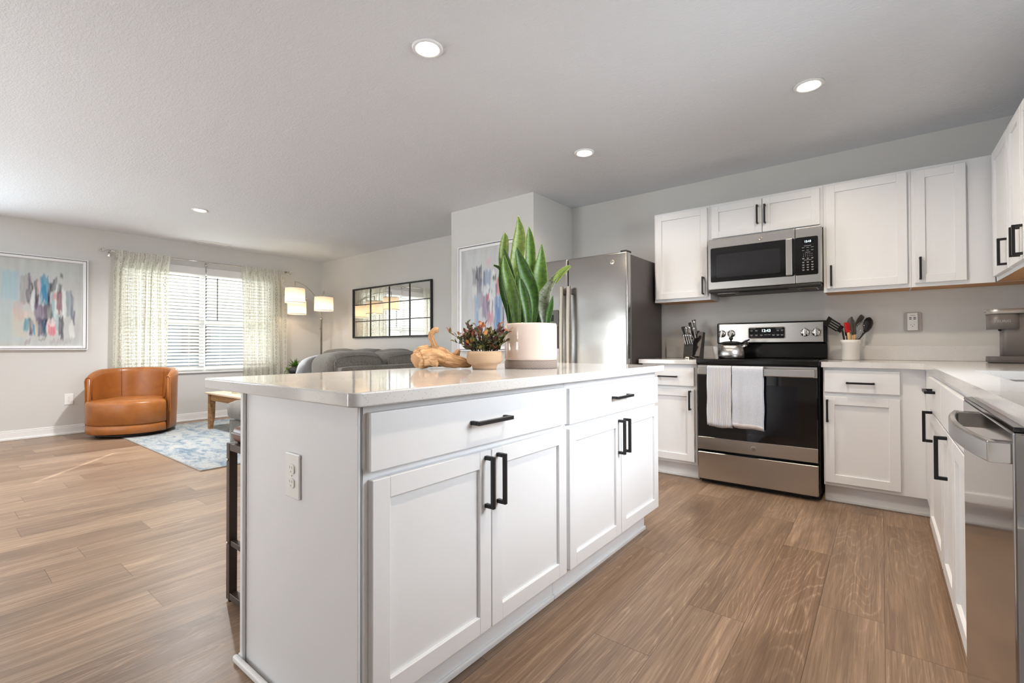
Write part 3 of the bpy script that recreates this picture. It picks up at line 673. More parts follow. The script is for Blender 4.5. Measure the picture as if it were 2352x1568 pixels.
# ---- dishwasher
dw = thing('dishwasher', 'stainless dishwasher with a bowed bar handle under the sink counter', 'dishwasher', (0.5, 1.43, 0))
DX = 0.171
mbox('body', M['gray_pl'], dw, 0.215, 0.78, 1.136, 1.746, 0.105, 0.862)
m = MB(); m.box(DX, 0.213, 1.138, 1.744, 0.118, 0.858, 0.004, 3); m.build('door', M['steel_dw'], dw)
m = MB(); m.box(DX+0.001, 0.213, 1.139, 1.743, 0.8583, 0.8668, 0.001); m.build('control_strip', M['blk_gloss'], dw)
mbox('toe_panel', M['blk_plastic'], dw, 0.26, 0.28, 1.136, 1.746, 0.0005, 0.104)
N = 48; rows = []; HZ0, HZ1 = 0.802, 0.839
for k in range(N+1):
    s = k/N; y = 1.150+0.49*s; bow = 0.030+0.024*(1-(2*s-1)**2)
    xo = DX-bow; c = 0.003
    rows.append([(xo, y, HZ0+c), (xo, y, HZ1-c), (xo+c, y, HZ1), (xo+0.011, y, HZ1), (xo+0.013, y, HZ1-c), (xo+0.013, y, HZ0+c), (xo+0.011, y, HZ0), (xo+c, y, HZ0)])
m = MB(); m.grid(rows, close_v=True, caps=True); h_ = m.build('handle', M['steel'], dw, False)
for y0 in (1.1495, 1.612):
    MB().box(DX-0.0295, DX+0.002, y0, y0+0.029, HZ0+0.0005, HZ1-0.0005, 0.002, 2).build('handle_end', M['chrome'], h_)
# ---- countertops, backsplashes, sink
XC, YC = 0.186, 3.592
quartz_slab('countertop', [(-1.535, YC), (-1.0800, YC), (-1.0800, YB-0.001), (-1.535, YB-0.001)], 0.867, ZC, 'short quartz countertop left of the range under the knife block')
SX0, SX1, SY0, SY1 = 0.297, 0.665, 1.93, 2.70
m = MB()
m.prism([(-0.306, YC), (XC-0.06, YC), (XC, YC-0.06), (XC, SY1), (XR-0.001, SY1), (XR-0.001, YB-0.001), (-0.306, YB-0.001)], 0.867, ZC)
m.prism([(XC, SY0), (SX0, SY0), (SX0, SY1), (XC, SY1)], 0.867, ZC); m.prism([(SX1, SY0), (XR-0.001, SY0), (XR-0.001, SY1), (SX1, SY1)], 0.867, ZC)
m.prism([(XC, 0.42), (XR-0.001, 0.42), (XR-0.001, SY0), (XC, SY0)], 0.867, ZC)
bmesh.ops.remove_doubles(m.bm, verts=m.bm.verts, dist=1e-5)
# drop the doubled inner faces so the slab is one piece
seen = {}
for f in list(m.bm.faces):
    k = tuple(sorted(v.index for v in f.verts)); 
m.bm.verts.index_update()
for f in list(m.bm.faces):
    k = tuple(sorted(v.index for v in f.verts)); seen.setdefault(k, []).append(f)
bmesh.ops.delete(m.bm, geom=[f for v in seen.values() if len(v) > 1 for f in v], context='FACES_ONLY')
o = m.build('countertop', M['quartz'], None); tag(o, 'L-shaped quartz countertop running from the range round the corner past the sink', 'countertop')
m = MB(); m.box(-1.535, -1.081, YB-0.020, YB-0.001, ZC+0.0005, 1.003, 0.002); tag(m.build('backsplash', M['quartz'], None), 'short quartz backsplash strip behind the knife block', 'backsplash')
m = MB(); m.box(-0.305, XR-0.022, YB-0.020, YB-0.001, ZC+0.0005, 1.003, 0.002); tag(m.build('backsplash', M['quartz'], None), 'long quartz backsplash strip behind the utensil crock and coffee maker', 'backsplash')
m = MB(); g = 0.004
m.box(SX0-0.012, SX0-g, SY0-0.012, SY1+0.012, 0.66, 0.8665); m.box(SX1+g, SX1+0.012, SY0-0.012, SY1+0.012, 0.66, 0.8665); m.box(SX0-g, SX1+g, SY0-0.012, SY0-g, 0.66, 0.8665); m.box(SX0-g, SX1+g, SY1+g, SY1+0.012, 0.66, 0.8665); m.box(SX0-0.012, SX1+0.012, SY0-0.012, SY1+0.012, 0.652, 0.66)
tag(m.build('sink', M['sink'], None), 'undermount sink set into the right-hand quartz counter', 'sink')

# ---- wall cabinets on the range wall
YU = 3.975; tf = TF_RANGE(YU); DU = YB-YU-0.002; Z0, Z1 = 1.379, 2.142
def upper(label, u0, u1, z0, doors, tf=tf, depth=DU, st=0.03, blank=()):
    b = thing('wall_cabinet', label, 'cabinet', tuple((tf @ Vector(((u0+u1)/2, -depth/2, z0)))))
    m = MB(tf); m.box(u0, u1, -depth, -0.002, z0+0.003, Z1, 0.001); m.build('body', M['cab'], b)
    m = MB(tf); m.box(u0, u0+st, -0.002, 0, z0, Z1); m.box(u1-st, u1, -0.002, 0, z0, Z1); m.box(u0, u1, -0.002, -0.0002, z0, z0+0.04); m.box(u0, u1, -0.002, -0.0002, Z1-0.04, Z1)
    for a, c in blank: m.box(a, c, -0.002, 0, z0, Z1)
    m.build('face_frame', M['cab'], b)
    MB(tf).box(u0+0.004, u1-0.004, -depth+0.002, -0.006, z0+0.0006, z0+0.0028).build('underside', M['wood_raw'], b)
    for (a, c, dz0, dz1, hu, hz) in doors:
        d = shaker(b, tf, a, c, dz0, dz1)
        if hu is not None: pull(d, tf, hu, hz, True, 0.142)
    return b
upper('white wall cabinet left of the microwave, one door', -1.543, -1.0835, Z0, [(-1.528, -1.101, 1.403, 2.125, -1.132, 1.493)])
upper('white short wall cabinet above the microwave with a pair of doors', -1.0825, -0.3185, 1.845, [(-1.066, -0.704, 1.864, 2.122, -0.732, 2.0), (-0.700, -0.336, 1.864, 2.122, -0.681, 1.996)])
upper('white wall cabinet right of the microwave with one wide door', -0.3175, 0.1545, Z0, [(-0.300, 0.136, 1.403, 2.125, -0.2715, 1.490)], st=0.02)
upper('white narrow-door wall cabinet in the corner beside the right-hand wall', 0.1555, 0.795, Z0, [(0.172, 0.412, 1.403, 2.122, 0.198, 1.493)], st=0.02, blank=((0.42, 0.536),))
tfs = TF_SINK(0.536); dS = XR-0.536-0.002
upper('white wall cabinet on the right-hand wall closest to the corner', 3.48, 3.972, Z0, [(3.488, 3.90, 1.403, 2.125, 3.515, 1.493)], tfs, dS, blank=((3.90, 3.972),))
upper('white two-door wall cabinet at the right edge, its black pulls side by side', 2.90, 3.479, Z0, [(3.192, 3.468, 1.403, 2.125, 3.218, 1.493), (2.912, 3.188, 1.403, 2.125, 3.162, 1.493)], tfs, dS)
# ------------------------------------------------------------------ range
RX = Matrix.Rotation(R(90), 4, 'X')
rg = thing('range', 'stainless electric range with black glass oven door and rear control panel', 'stove', (-0.695, 3.9, 0))
RX0, RX1 = -1.0765, -0.3135
m = MB(); m.box(RX0+0.002, RX1-0.002, 3.63, 4.20, 0.045, 0.874); m.build('body', M['blk_enamel'], rg)
m = MB(); m.box(RX0+0.01, RX1-0.01, 3.65, 4.2, 0.0005, 0.045); m.build('plinth', M['blk_plastic'], rg)
m = MB(); m.box(RX0-0.002, RX1+0.002, 3.566, 4.205, 0.8745, 0.909, 0.007, 3); m.build('cooktop', M['blk_enamel'], rg)
m = MB(); m.box(RX0+0.03, RX1-0.03, 3.60, 4.08, 0.9085, 0.9105); m.build('glass_top', M['blk_gloss'], rg)
OX0, OX1 = -1.071, -0.3265
od = MB().box(OX0, OX1, 3.582, 3.629, 0.252, 0.868, 0.003).build('oven_door', M['blk_gloss'], rg)
m = MB(); m.box(OX0, OX1, 3.5775, 3.5815, 0.252, 0.342, 0.0012); m.build('lower_band', M['steel'], od)
m = MB(); m.box(OX0, OX1, 3.5765, 3.5815, 0.796, 0.8665, 0.002); m.build('upper_band', M['steel'], od)
m = MB(); m.box(OX0+0.012, OX1-0.012, 3.532, 3.546, 0.799, 0.850, 0.005, 3); m.box(OX0+0.012, OX0+0.05, 3.546, 3.576, 0.806, 0.843, 0.003); m.box(OX1-0.05, OX1-0.012, 3.546, 3.576, 0.806, 0.843, 0.003)
m.build('handle', M['steel'], od)
m = MB(); m.box(OX0+0.11, OX1-0.11, 3.5806, 3.5818, 0.395, 0.735, 0.0004); m.build('window', M['disp'], od)
def badge(parent, x, y, z, r):
    MB().lathe([(0.0, 0.0), (r, 0.0), (r, -0.0018), (r*0.9, -0.0026), (0.0, -0.0022)], (x, y, z), 28, axis='Y').build('round_emblem', M['nickel'], parent)
    text('emblem_monogram', 'GE', r*1.05, (x, y-0.0030, z), (R(90), 0, 0), M['gray_pl'], parent)
badge(od, -0.700, 3.5770, 0.297, 0.0165)
m = MB(); m.box(OX0, OX1+0.001, 3.5785, 3.622, 0.036, 0.232, 0.003); m.build('storage_drawer', M['steel'], rg)
# back guard
bg = MB().box(RX0, RX1, 4.150, 4.232, 0.910, 1.025, 0.004).build('backguard', M['blk_enamel'], rg)
m = MB(); m.box(RX0-0.002, RX1+0.002, 4.136, 4.225, 1.020, 1.192, 0.012, 4); m.build('panel_surround', M['blk_enamel'], rg)
cp = MB().box(RX0+0.018, RX1-0.022, 4.1315, 4.1362, 1.032, 1.182, 0.002).build('control_panel', M['steel'], rg)
tfd = Matrix(((1, 0, 0, 0), (0, 0, -1, 4.1314), (0, 1, 0, 0), (0, 0, 0, 1)))   # local xy -> x,z ; z outward
m = MB(tfd); m.prism(rounded(-0.842, -0.578, 1.058, 1.154, 0.014), 0.0, 0.0022); m.build('display_bezel', M['nickel'], cp)
m = MB(tfd); m.prism(rounded(-0.836, -0.584, 1.064, 1.148, 0.011), 0.0023, 0.0036); m.build('display', M['disp'], cp)
text('clock_digits', '12:43', 0.030, (-0.712, 4.1274, 1.123), (R(90), 0, 0), M['digit'], cp)
m = MB(tfd)
for zz, xs in ((1.124, (-0.815, -0.78, -0.63, -0.602)), (1.088, (-0.815, -0.78, -0.745, -0.715, -0.69, -0.66, -0.63, -0.602))):
    for xx in xs:
        m.box(xx-0.010, xx+0.010, zz+0.002, zz+0.0045, 0.0037, 0.0041)
        if xx not in (-0.715, -0.69): m.box(xx-0.007, xx+0.007, zz-0.0045, zz-0.002, 0.0037, 0.0041)
m.box(-0.825, -0.785, 1.139, 1.1415, 0.0037, 0.0041); m.box(-0.645, -0.60, 1.139, 1.1415, 0.0037, 0.0041)
m.build('key_legend', M['legend'], cp)
m = MB(tfd)
for kx in (-1.037, -0.966, -0.450, -0.379):
    for a in range(-130, 131, 65): m.box(kx+0.036*math.sin(R(a))-0.002, kx+0.036*math.sin(R(a))+0.002, 1.104+0.036*math.cos(R(a))-0.002, 1.104+0.036*math.cos(R(a))+0.002, 0.0, 0.0004)
m.build('dial_mark', M['legend_dk'], cp)
for kx, an in ((-1.037, 8), (-0.966, 8), (-0.450, 0), (-0.379, 0)):
    kb = MB().lathe([(0.0, 0.0), (0.030, 0.0), (0.030, -0.005), (0.026, -0.012), (0.022, -0.015), (0.0, -0.016)], (kx, 4.1310, 1.104), 28, axis='Y').build('knob', M['chrome'], rg)
    rot = Matrix.Translation((kx, 4.1150, 1.104)) @ Matrix.Rotation(R(an), 4, 'Y')
    MB(rot).box(-0.007, 0.007, -0.012, -0.0002, -0.027, 0.027, 0.003, 2).build('grip', M['chrome'], kb)

# towels over the oven handle
def towel(name, label, x0, x1, zf, zb, m_, skew=0.0, seed=0):
    yb = 3.539; rows = []; n = 40
    prof = []
    for k in range(22): prof.append((yb-0.0155-0.0015*math.sin(k*0.5+seed), zf+(0.845-zf)*k/21))
    for k in range(1, 10):
        a = math.pi*k/10; prof.append((yb-0.0155*math.cos(a), 0.845+0.0175*math.sin(a)))
    for k in range(22): prof.append((yb+0.0155, 0.845-(0.845-zb)*k/21))
    L = len(prof)
    for i in range(n+1):
        u = i/n; row = []
        for j, (y, z) in enumerate(prof):
            amt = min(1, abs(0.86-z)/0.3)
            w = 0.0035*math.sin(u*9+seed)*amt + 0.002*math.sin(u*23+seed*2)*amt
            lower = (zf-z if False else 0)
            zz = z + (skew*(u-0.5)*amt*(1 if j < L/2 else 0.6)) + 0.003*math.sin(u*7+seed)*amt
            yy = y - w*(1 if j < L/2 else -0.6) - (0.003 if j < L/2 else 0)
            row.append((x0+(x1-x0)*u+0.002*math.sin(z*30+seed)*amt, yy, zz))
        rows.append(row)
    mb = MB(); mb.grid(rows, uv=lambda a, b: (a/n, min(b, L-b)/22.0 if False else (b/21.0 if b < 22 else (L-b)/22.0)))
    o = mb.build(name, m_, None, True)
    s = o.modifiers.new('thickness', 'SOLIDIFY'); s.thickness = 0.0045; s.offset = 0.0
    return tag(o, label, 'towel', 'tea towels on the oven handle')
towel('dish_towel', 'white tea towel with grey stripes hanging on the oven door handle', -0.990, -0.828, 0.437, 0.425, M['towel_stripe'], -0.006, 1)
towel('dish_towel', 'plain pale blue-grey tea towel hanging beside the striped one on the oven', -0.822, -0.628, 0.446, 0.432, M['towel_blue'], -0.012, 3)

# kettle on the left rear burner
KX, KY, KZ = -0.905, 3.86, 0.9112
k = thing('kettle', 'steel whistling kettle with black lid on the left side of the cooktop', 'kettle', (KX, KY, KZ))
MB().lathe([(0.0, 0.0), (0.086, 0.0), (0.090, 0.006), (0.091, 0.030), (0.089, 0.052), (0.083, 0.074), (0.073, 0.093), (0.062, 0.106), (0.055, 0.110), (0.0, 0.110)], (KX, KY, KZ), 56).build('body', M['steel'], k, True)
MB().lathe([(0.0, 0.1102), (0.066, 0.1102), (0.071, 0.114), (0.069, 0.120), (0.045, 0.127), (0.0, 0.130)], (KX, KY, KZ), 48).build('lid', M['blk_plastic'], k, True)
MB().lathe([(0.0, 0.1302), (0.006, 0.1302), (0.006, 0.138), (0.013, 0.143), (0.015, 0.152), (0.012, 0.161), (0.0, 0.165)], (KX, KY, KZ), 24).build('lid_knob', M['blk_plastic'], k, True)
dv = Vector((0.80, 0.45, 0)).normalized()
P0 = Vector((KX, KY, KZ))
sp = MB().tube([P0+dv*0.070+Vector((0, 0, 0.078)), P0+dv*0.090+Vector((0, 0, 0.090)), P0+dv*0.118+Vector((0, 0, 0.107))], [0.018, 0.016, 0.0155], 20).build('spout', M['chrome'], k, True)
m = MB(); m.tube([P0+dv*0.1185+Vector((0, 0, 0.1075)), P0+dv*0.124+Vector((0, 0, 0.1105))], [0.0168, 0.0168], 20); m.tube([P0+dv*0.086+Vector((0, 0, 0.118)), P0+dv*0.106+Vector((0, 0, 0.129)), P0+dv*0.134+Vector((0, 0, 0.142))], [0.007, 0.009, 0.004], 10)
m.build('whistle_lever', M['blk_plastic'], k, True)

# ------------------------------------------------------------------ microwave
mw = thing('microwave', 'stainless over-the-range microwave with black window under the short cabinet', 'microwave', (-0.69, 4.0, 1.43))
MX0, MX1, MY = -1.0745, -0.3195, 3.875
MZ0, MZ1 = 1.445, 1.840
m = MB(); m.box(MX0+0.003, MX1-0.003, MY+0.032, YB-0.001, MZ0+0.004, MZ1-0.002, 0.002); m.build('body', M['steel'], mw)
md = MB().box(MX0, -0.4795, MY, MY+0.031, MZ0, MZ1, 0.006, 3).build('door', M['steel'], mw)
mp = MB().box(-0.4775, MX1, MY, MY+0.031, MZ0, MZ1, 0.006, 3).build('control_panel', M['steel'], mw)
tfm = Matrix(((1, 0, 0, 0), (0, 0, -1, MY), (0, 1, 0, 0), (0, 0, 0, 1)))
m = MB(tfm); m.prism(rounded(-1.053, -0.4815, 1.502, 1.770, 0.012), 0.0002, 0.0022); wd = m.build('window', M['blk_gloss'], md)
m = MB(tfm); m.prism(rounded(-1.010, -0.572, 1.535, 1.715, 0.008), 0.0023, 0.0027); m.build('inner_screen', mat('dark_screen', srgb(36, 36, 40), 0.06), wd)
m = MB(tfm); m.box(-0.534, -0.493, 1.504, 1.768, 0.020, 0.034, 0.006, 3); m.box(-0.528, -0.499, 1.515, 1.535, 0.0023, 0.020); m.box(-0.528, -0.499, 1.735, 1.755, 0.0023, 0.020); m.build('handle', M['steel'], md)
m = MB(tfm); m.prism(rounded(-0.4765, -0.341, 1.502, 1.770, 0.010), 0.0002, 0.0022); kp = m.build('keypad', M['blk_gloss'], mp)
m = MB(tfm); m.box(-0.437, -0.366, 1.722, 1.752, 0.0023, 0.0027); m.build('display', M['disp'], kp)
text('clock_digits', '12:43', 0.019, (-0.402, MY-0.0030, 1.737), (R(90), 0, 0), M['digit'], kp)
m = MB(tfm); rr = random.Random(3)
for (zz, n, w) in ((1.706, 1, 0.042), (1.694, 3, 0.016), (1.674, 3, 0.014), (1.660, 1, 0.03), (1.619, 3, 0.014), (1.606, 1, 0.046), (1.592, 3, 0.013), (1.573, 3, 0.015), (1.556, 3, 0.014), (1.538, 3, 0.015)):
    for q in range(n):
        cx = -0.402 + (q-(n-1)/2)*0.027
        m.box(cx-w/2, cx+w/2, zz, zz+0.0022, 0.0023, 0.0026)
        if n == 3 and zz < 1.63: m.box(cx-w/3, cx+w/3, zz-0.0045, zz-0.0023, 0.0023, 0.0026)
m.build('key_legend', M['legend'], kp)
text('number_keys', '1   2   3   4   5', 0.0095, (-0.402, MY-0.0024, 1.649), (R(90), 0, 0), M['legend'], kp)
text('number_keys', '6   7   8   9   0', 0.0095, (-0.402, MY-0.0024, 1.634), (R(90), 0, 0), M['legend'], kp)
badge(md, -0.700, MY-0.0004, 1.800, 0.0125)
m = MB(); m.box(MX0+0.004, MX1-0.004, MY+0.005, YB-0.002, MZ0-0.026, MZ0-0.0005, 0.006, 2); bt = m.build('bottom_panel', M['blk_plastic'], mw)
for x0, x1 in ((-1.02, -0.90), (-0.475, -0.355)):
    m = MB(); zb = MZ0-0.0262
    m.box(x0, x1, 3.95, 4.09, zb-0.0025, zb)
    fl = m.build('filter', M['nickel'], bt); m = MB()
    for q in range(14): m.box(x0+0.005+q*(x1-x0-0.01)/14, x0+0.010+q*(x1-x0-0.01)/14, 3.955, 4.085, zb-0.0045, zb-0.0026)
    m.build('filter_slat', M['bronze'], fl)
m = MB(); m.box(-0.86, -0.53, 3.90, 3.96, MZ0-0.0275, MZ0-0.0262); m.build('vent_opening', M['rubber'], bt)

# ------------------------------------------------------------------ refrigerator
fr = thing('refrigerator', 'stainless side-by-side refrigerator with water dispenser, dark grey side', 'refrigerator', (-2.0, 3.8, 0))
FX0, FX1, FY = -2.468, -1.562, 3.452
m = MB(); m.box(FX0+0.004, FX1-0.004, FY+0.075, 4.19, 0.02, 1.738, 0.004); m.build('cabinet', M['fridge_side'], fr)
m = MB(); m.box(FX0+0.02, FX1-0.02, FY+0.09, 4.15, 0.0005, 0.0195); m.build('base', M['blk_plastic'], fr)
def fdoor(x0, x1):
    m = MB(); m.box(x0, x1, FY, FY+0.07, 0.06, 1.752, 0.014, 4); return m.build('door', M['steel_f'], fr, True)
df = fdoor(FX0, -2.110); dr = fdoor(-2.104, FX1)
for d, xx in ((df, -2.142), (dr, -2.072)):
    rows = []
    for q in range(25):
        z = 1.512-1.02*q/24; yy = FY-0.044-0.010*math.sin(math.pi*q/24); w = 0.0185
        rows.append([(xx-w, yy+0.008, z), (xx-w, yy-0.003, z), (xx-w*0.6, yy-0.008, z), (xx+w*0.6, yy-0.008, z), (xx+w, yy-0.003, z), (xx+w, yy+0.008, z)])
    m = MB(); m.grid(rows, close_v=True, caps=True); hh = m.build('handle', M['nickel'], d, False)
    for z in (1.470, 0.535): MB().box(xx-0.014, xx+0.014, FY-0.040, FY-0.0005, z-0.022, z+0.022, 0.003).build('mount', M['gray_pl'], hh)
tff = Matrix(((1, 0, 0, 0), (0, 0, -1, FY), (0, 1, 0, 0), (0, 0, 0, 1)))
m = MB(tff); m.prism(rounded(-2.375, -2.196, 0.985, 1.322, 0.012), 0.0002, 0.006); dp = m.build('dispenser', M['gray_pl'], df)
m = MB(tff); m.prism(rounded(-2.365, -2.203, 0.992, 1.185, 0.010), 0.0061, 0.0072); m.build('dispenser_recess', M['blk_gloss'], dp)
m = MB(tff); m.box(-2.31, -2.245, 1.225, 1.28, 0.0061, 0.0068); m.build('display', M['disp'], dp)
m = MB(tff)
for q in range(5): m.box(-2.352+q*0.029, -2.340+q*0.029, 1.203, 1.208, 0.0061, 0.0067)
m.build('key_legend', M['legend'], dp)
badge(dr, -1.690, FY-0.0002, 1.678, 0.0185)
m = MB(); m.box(-1.63, -1.575, FY+0.02, FY+0.11, 1.7525, 1.768, 0.004); m.build('hinge_cover', M['blk_plastic'], fr)
m = MB(); m.box(FX0+0.015, FX0+0.07, FY+0.02, FY+0.11, 1.7525, 1.768, 0.004); m.build('hinge_cover', M['blk_plastic'], fr)

# ------------------------------------------------------------------ knife block and knives
kb = thing('knife_block', 'black knife block with a folding steel stand at its foot, left of the range', 'knife block', (-1.235, 4.02, ZC))
def slant(x0, x1, poly):     # poly in (y, z), extruded over x
    tfp = Matrix(((0, 0, 1, 0), (1, 0, 0, 0), (0, 1, 0, 0), (0, 0, 0, 1)))
    m = MB(tfp); m.prism(poly, x0, x1); return m
Z = ZC+0.0006
slant(-1.300, -1.226, [(3.955, Z), (4.10, Z), (4.165, Z+0.235), (4.02, Z+0.175), (3.985, Z+0.115)]).build('block', M['blk_plastic'], kb)
slant(-1.2255, -1.180, [(3.965, Z), (4.11, Z), (4.160, Z+0.215), (4.105, Z+0.222), (3.99, Z+0.02)]).build('side_rest', M['blk_nyl'], kb)
tfk = Matrix(((1, 0, 0, 0), (0, 0.252, -0.968, 3.9718), (0, 0.968, 0.252, Z+0.058), (0, 0, 0, 1)))
m = MB(tfk); m.prism(rounded(-1.289, -1.238, -0.009, 0.009, 0.0088), 0.0001, 0.0008); em = m.build('badge', M['legend'], kb)
m = MB(tfk); m.prism(rounded(-1.287, -1.240, -0.007, 0.007, 0.0068), 0.0009, 0.0012); m.build('badge_field', M['blk_plastic'], em)
m = MB(tfk)
for q in range(9): m.box(-1.2815+q*0.0040, -1.2783+q*0.0040, -0.0028, 0.0028, 0.0013, 0.0016)
m.build('badge_lettering', M['legend'], em)
rows = []
for x in (-1.286, -1.236): rows.append([(x, 3.905+0.012*q, Z+0.001+(0.022*math.sin(math.pi*q/4) if q < 3 else 0.018-0.008*(q-2))) for q in range(5)])
m = MB(); m.grid(rows)
rows = [[(-1.236+0.014*q, 3.925, Z+0.003+0.020*(1-q/4)**2), (-1.236+0.014*q, 3.950, Z+0.004+0.024*(1-q/4)**2)] for q in range(5)]
m.grid(rows)
st = m.build('stand', M['nickel'], kb, True); sd = st.modifiers.new('t', 'SOLIDIFY'); sd.thickness = 0.0015
AX = Vector((0, -0.27, 0.963)).normalized()
def knife(label, base, L, w, mt, group, tilt=(0, 0, 0), butt=True):
    b = Vector(base); ax = (Vector((tilt[0], -0.25+tilt[1], 0.96))).normalized()
    side = Vector((1, 0, 0)); side = (side-ax*side.dot(ax)).normalized(); fr_ = ax.cross(side)
    o = thing('kitchen_knife', label, 'knife', b, group)
    rows = []
    for s, hw, hd_ in ((-0.03, 0.3, 0.2), (0.0, 0.32, 0.2), (0.001, 0.85, 0.8), (0.02, 0.8, 0.8), (0.5, 0.72, 0.9), (0.8, 0.95, 1.0), (0.97, 1.05, 1.05), (1.0, 0.8, 0.8)):
        c = b+ax*s*L; r = []
        for q in range(10):
            an = 2*math.pi*q/10; r.append(c+side*w*hw*0.5*math.cos(an)+fr_*w*hd_*0.75*math.sin(an))
        rows.append(r)
    m = MB(); m.grid(rows[2:], close_v=True, caps=True); m.build('handle', mt, o, True)
    m = MB(); m.grid(rows[:2], close_v=True, caps=True); m.build('blade', M['chrome'], o)
    if butt:
        c = b+ax*L; MB().box(-w*0.42, w*0.42, -w*0.6, w*0.6, -w*0.45, w*0.05, w*0.15, 2, Matrix.Translation(c+ax*0.003) @ ax.to_track_quat('Z', 'Y').to_matrix().to_4x4()).build('end_cap', M['chrome'], o)
xs = (-1.284, -1.266, -1.248, -1.231)
names = ('leftmost', 'second', 'third', 'rightmost')
for q, x in enumerate(xs):
    knife('steel-handled steak knife, %s of the four in the front row of the block' % names[q], (x, 3.981, Z+0.118), 0.085, 0.013, M['chrome'], 'knives in the block', (-0.16, 0.0, 0))
knife('large black-handled knife at the left side of the knife block', (-1.290, 4.005, Z+0.165), 0.105, 0.021, M['blk_plastic'], 'knives in the block', (-0.20, 0, 0), False)
knife('steel-handled knife just right of the black-handled one in the block', (-1.270, 4.012, Z+0.170), 0.100, 0.020, M['chrome'], 'knives in the block', (-0.16, 0, 0))
knife('steel-handled knife in the middle of the back row of the block', (-1.246, 4.018, Z+0.172), 0.100, 0.021, M['chrome'], 'knives in the block', (-0.14, 0, 0))
knife('short black honing rod grip at the top left of the knife block', (-1.258, 4.075, Z+0.195), 0.110, 0.022, M['blk_plastic'], 'knives in the block', (-0.14, 0, 0), False)
knife('tallest steel-handled knife at the top right of the knife block', (-1.233, 4.10, Z+0.205), 0.120, 0.026, M['chrome'], 'knives in the block', (-0.10, 0, 0))
knife('steel-handled shears grip at the right edge of the knife block', (-1.222, 4.04, Z+0.17), 0.095, 0.022, M['chrome'], 'knives in the block', (-0.08, 0, 0))

# ------------------------------------------------------------------ utensil crock
CX, CY = -0.173, 4.115
o = MB().lathe([(0.0, 0.0006), (0.048, 0.0006), (0.053, 0.006), (0.054, 0.112), (0.059, 0.120), (0.061, 0.128), (0.061, 0.142), (0.058, 0.145), (0.055, 0.142), (0.050, 0.115), (0.049, 0.012), (0.0, 0.010)], (CX, CY, ZC), 44).build('utensil_crock', M['ceramic'], None, True)
tag(o, 'white ceramic crock full of cooking utensils right of the range', 'crock')
CZ = ZC+0.145
U = lambda s, z, d=0.0: Vector((CX+s*0.786+d*-0.618, CY+s*0.618+d*0.786, CZ+z))     # s along the view's horizontal, d depth
G = 'utensils in the white crock'
def sheet(pts_a, pts_b, th, name, m_, parent):
    m = MB(); m.grid([pts_a, pts_b]); o = m.build(name, m_, parent, True); s = o.modifiers.new('t', 'SOLIDIFY'); s.thickness = th; return o
def bladeform(parent, name, m_, spine, widths, wdir, th, cup=0.0):
    rows = []; n = 8
    for p, w in zip(spine, widths):
        nrm = Vector(wdir).cross(Vector((0, 0, 1))).normalized()
        rows.append([p+Vector(wdir)*(w*(2*q/n-1)/2)+nrm*cup*w*(1-(2*q/n-1)**2) for q in range(n+1)])
    m = MB(); m.grid(rows); o = m.build(name, m_, parent, True); s = o.modifiers.new('t', 'SOLIDIFY'); s.thickness = th; s.offset = 0; return o
HR = Vector((0.786, 0.618, 0))
# slotted turner, tilted to the left
u1 = thing('slotted_turner', 'black slotted turner leaning left over the range in the utensil crock', 'utensil', U(-0.035, -0.1), G)
MB().tube([U(0.0, -0.125, .01), U(-0.046, 0.0), U(-0.056, 0.055), U(-0.064, 0.075)], [0.0055, 0.0055, 0.006, 0.007], 10).build('handle', M['blk_nyl'], u1, True)
ca, cb = U(-0.060, 0.070), U(-0.172, 0.138); dirv = (cb-ca).normalized(); wv = Vector((0, 0, 1)).cross(dirv); wv = dirv.cross(wv).normalized()
m = MB(); L_ = (cb-ca).length; hwid = 0.034
def bar(a0, a1, w0, w1): 
    tfb = Matrix.Identity(4); nn_ = dirv.cross(wv)
    for i in range(3): tfb[i][0] = dirv[i]; tfb[i][1] = wv[i]; tfb[i][2] = nn_[i]; tfb[i][3] = ca[i]
    m.tf = tfb; m.box(a0, a1, w0, w1, -0.0015, 0.0015)
bar(0.0, 0.030, -hwid*0.75, hwid*0.75); bar(L_-0.03, L_, -hwid, hwid)
for q in range(4): bar(0.030, L_-0.03, -hwid*0.95+q*0.0178, -hwid*0.95+q*0.0178+0.0108)
m.build('slotted_head', M['blk_nyl'], u1)
# red spatula
u2 = thing('silicone_spatula', 'red silicone spatula with wooden handle in the white crock', 'spatula', U(-0.02, -0.1), G)
MB().tube([U(0.01, -0.120, -.02), U(-0.026, 0.0, -.02), U(-0.031, 0.052, -.02)], [0.008, 0.0085, 0.009], 12).build('handle', M['beech'], u2, True)
bladeform(u2, 'head', M['red'], [U(-0.032, 0.050, -.02), U(-0.034, 0.056, -.02), U(-0.038, 0.085, -.02), U(-0.043, 0.115, -.02), U(-0.047, 0.121, -.02)], [0.030, 0.032, 0.034, 0.032, 0.018], HR, 0.010, 0.05)
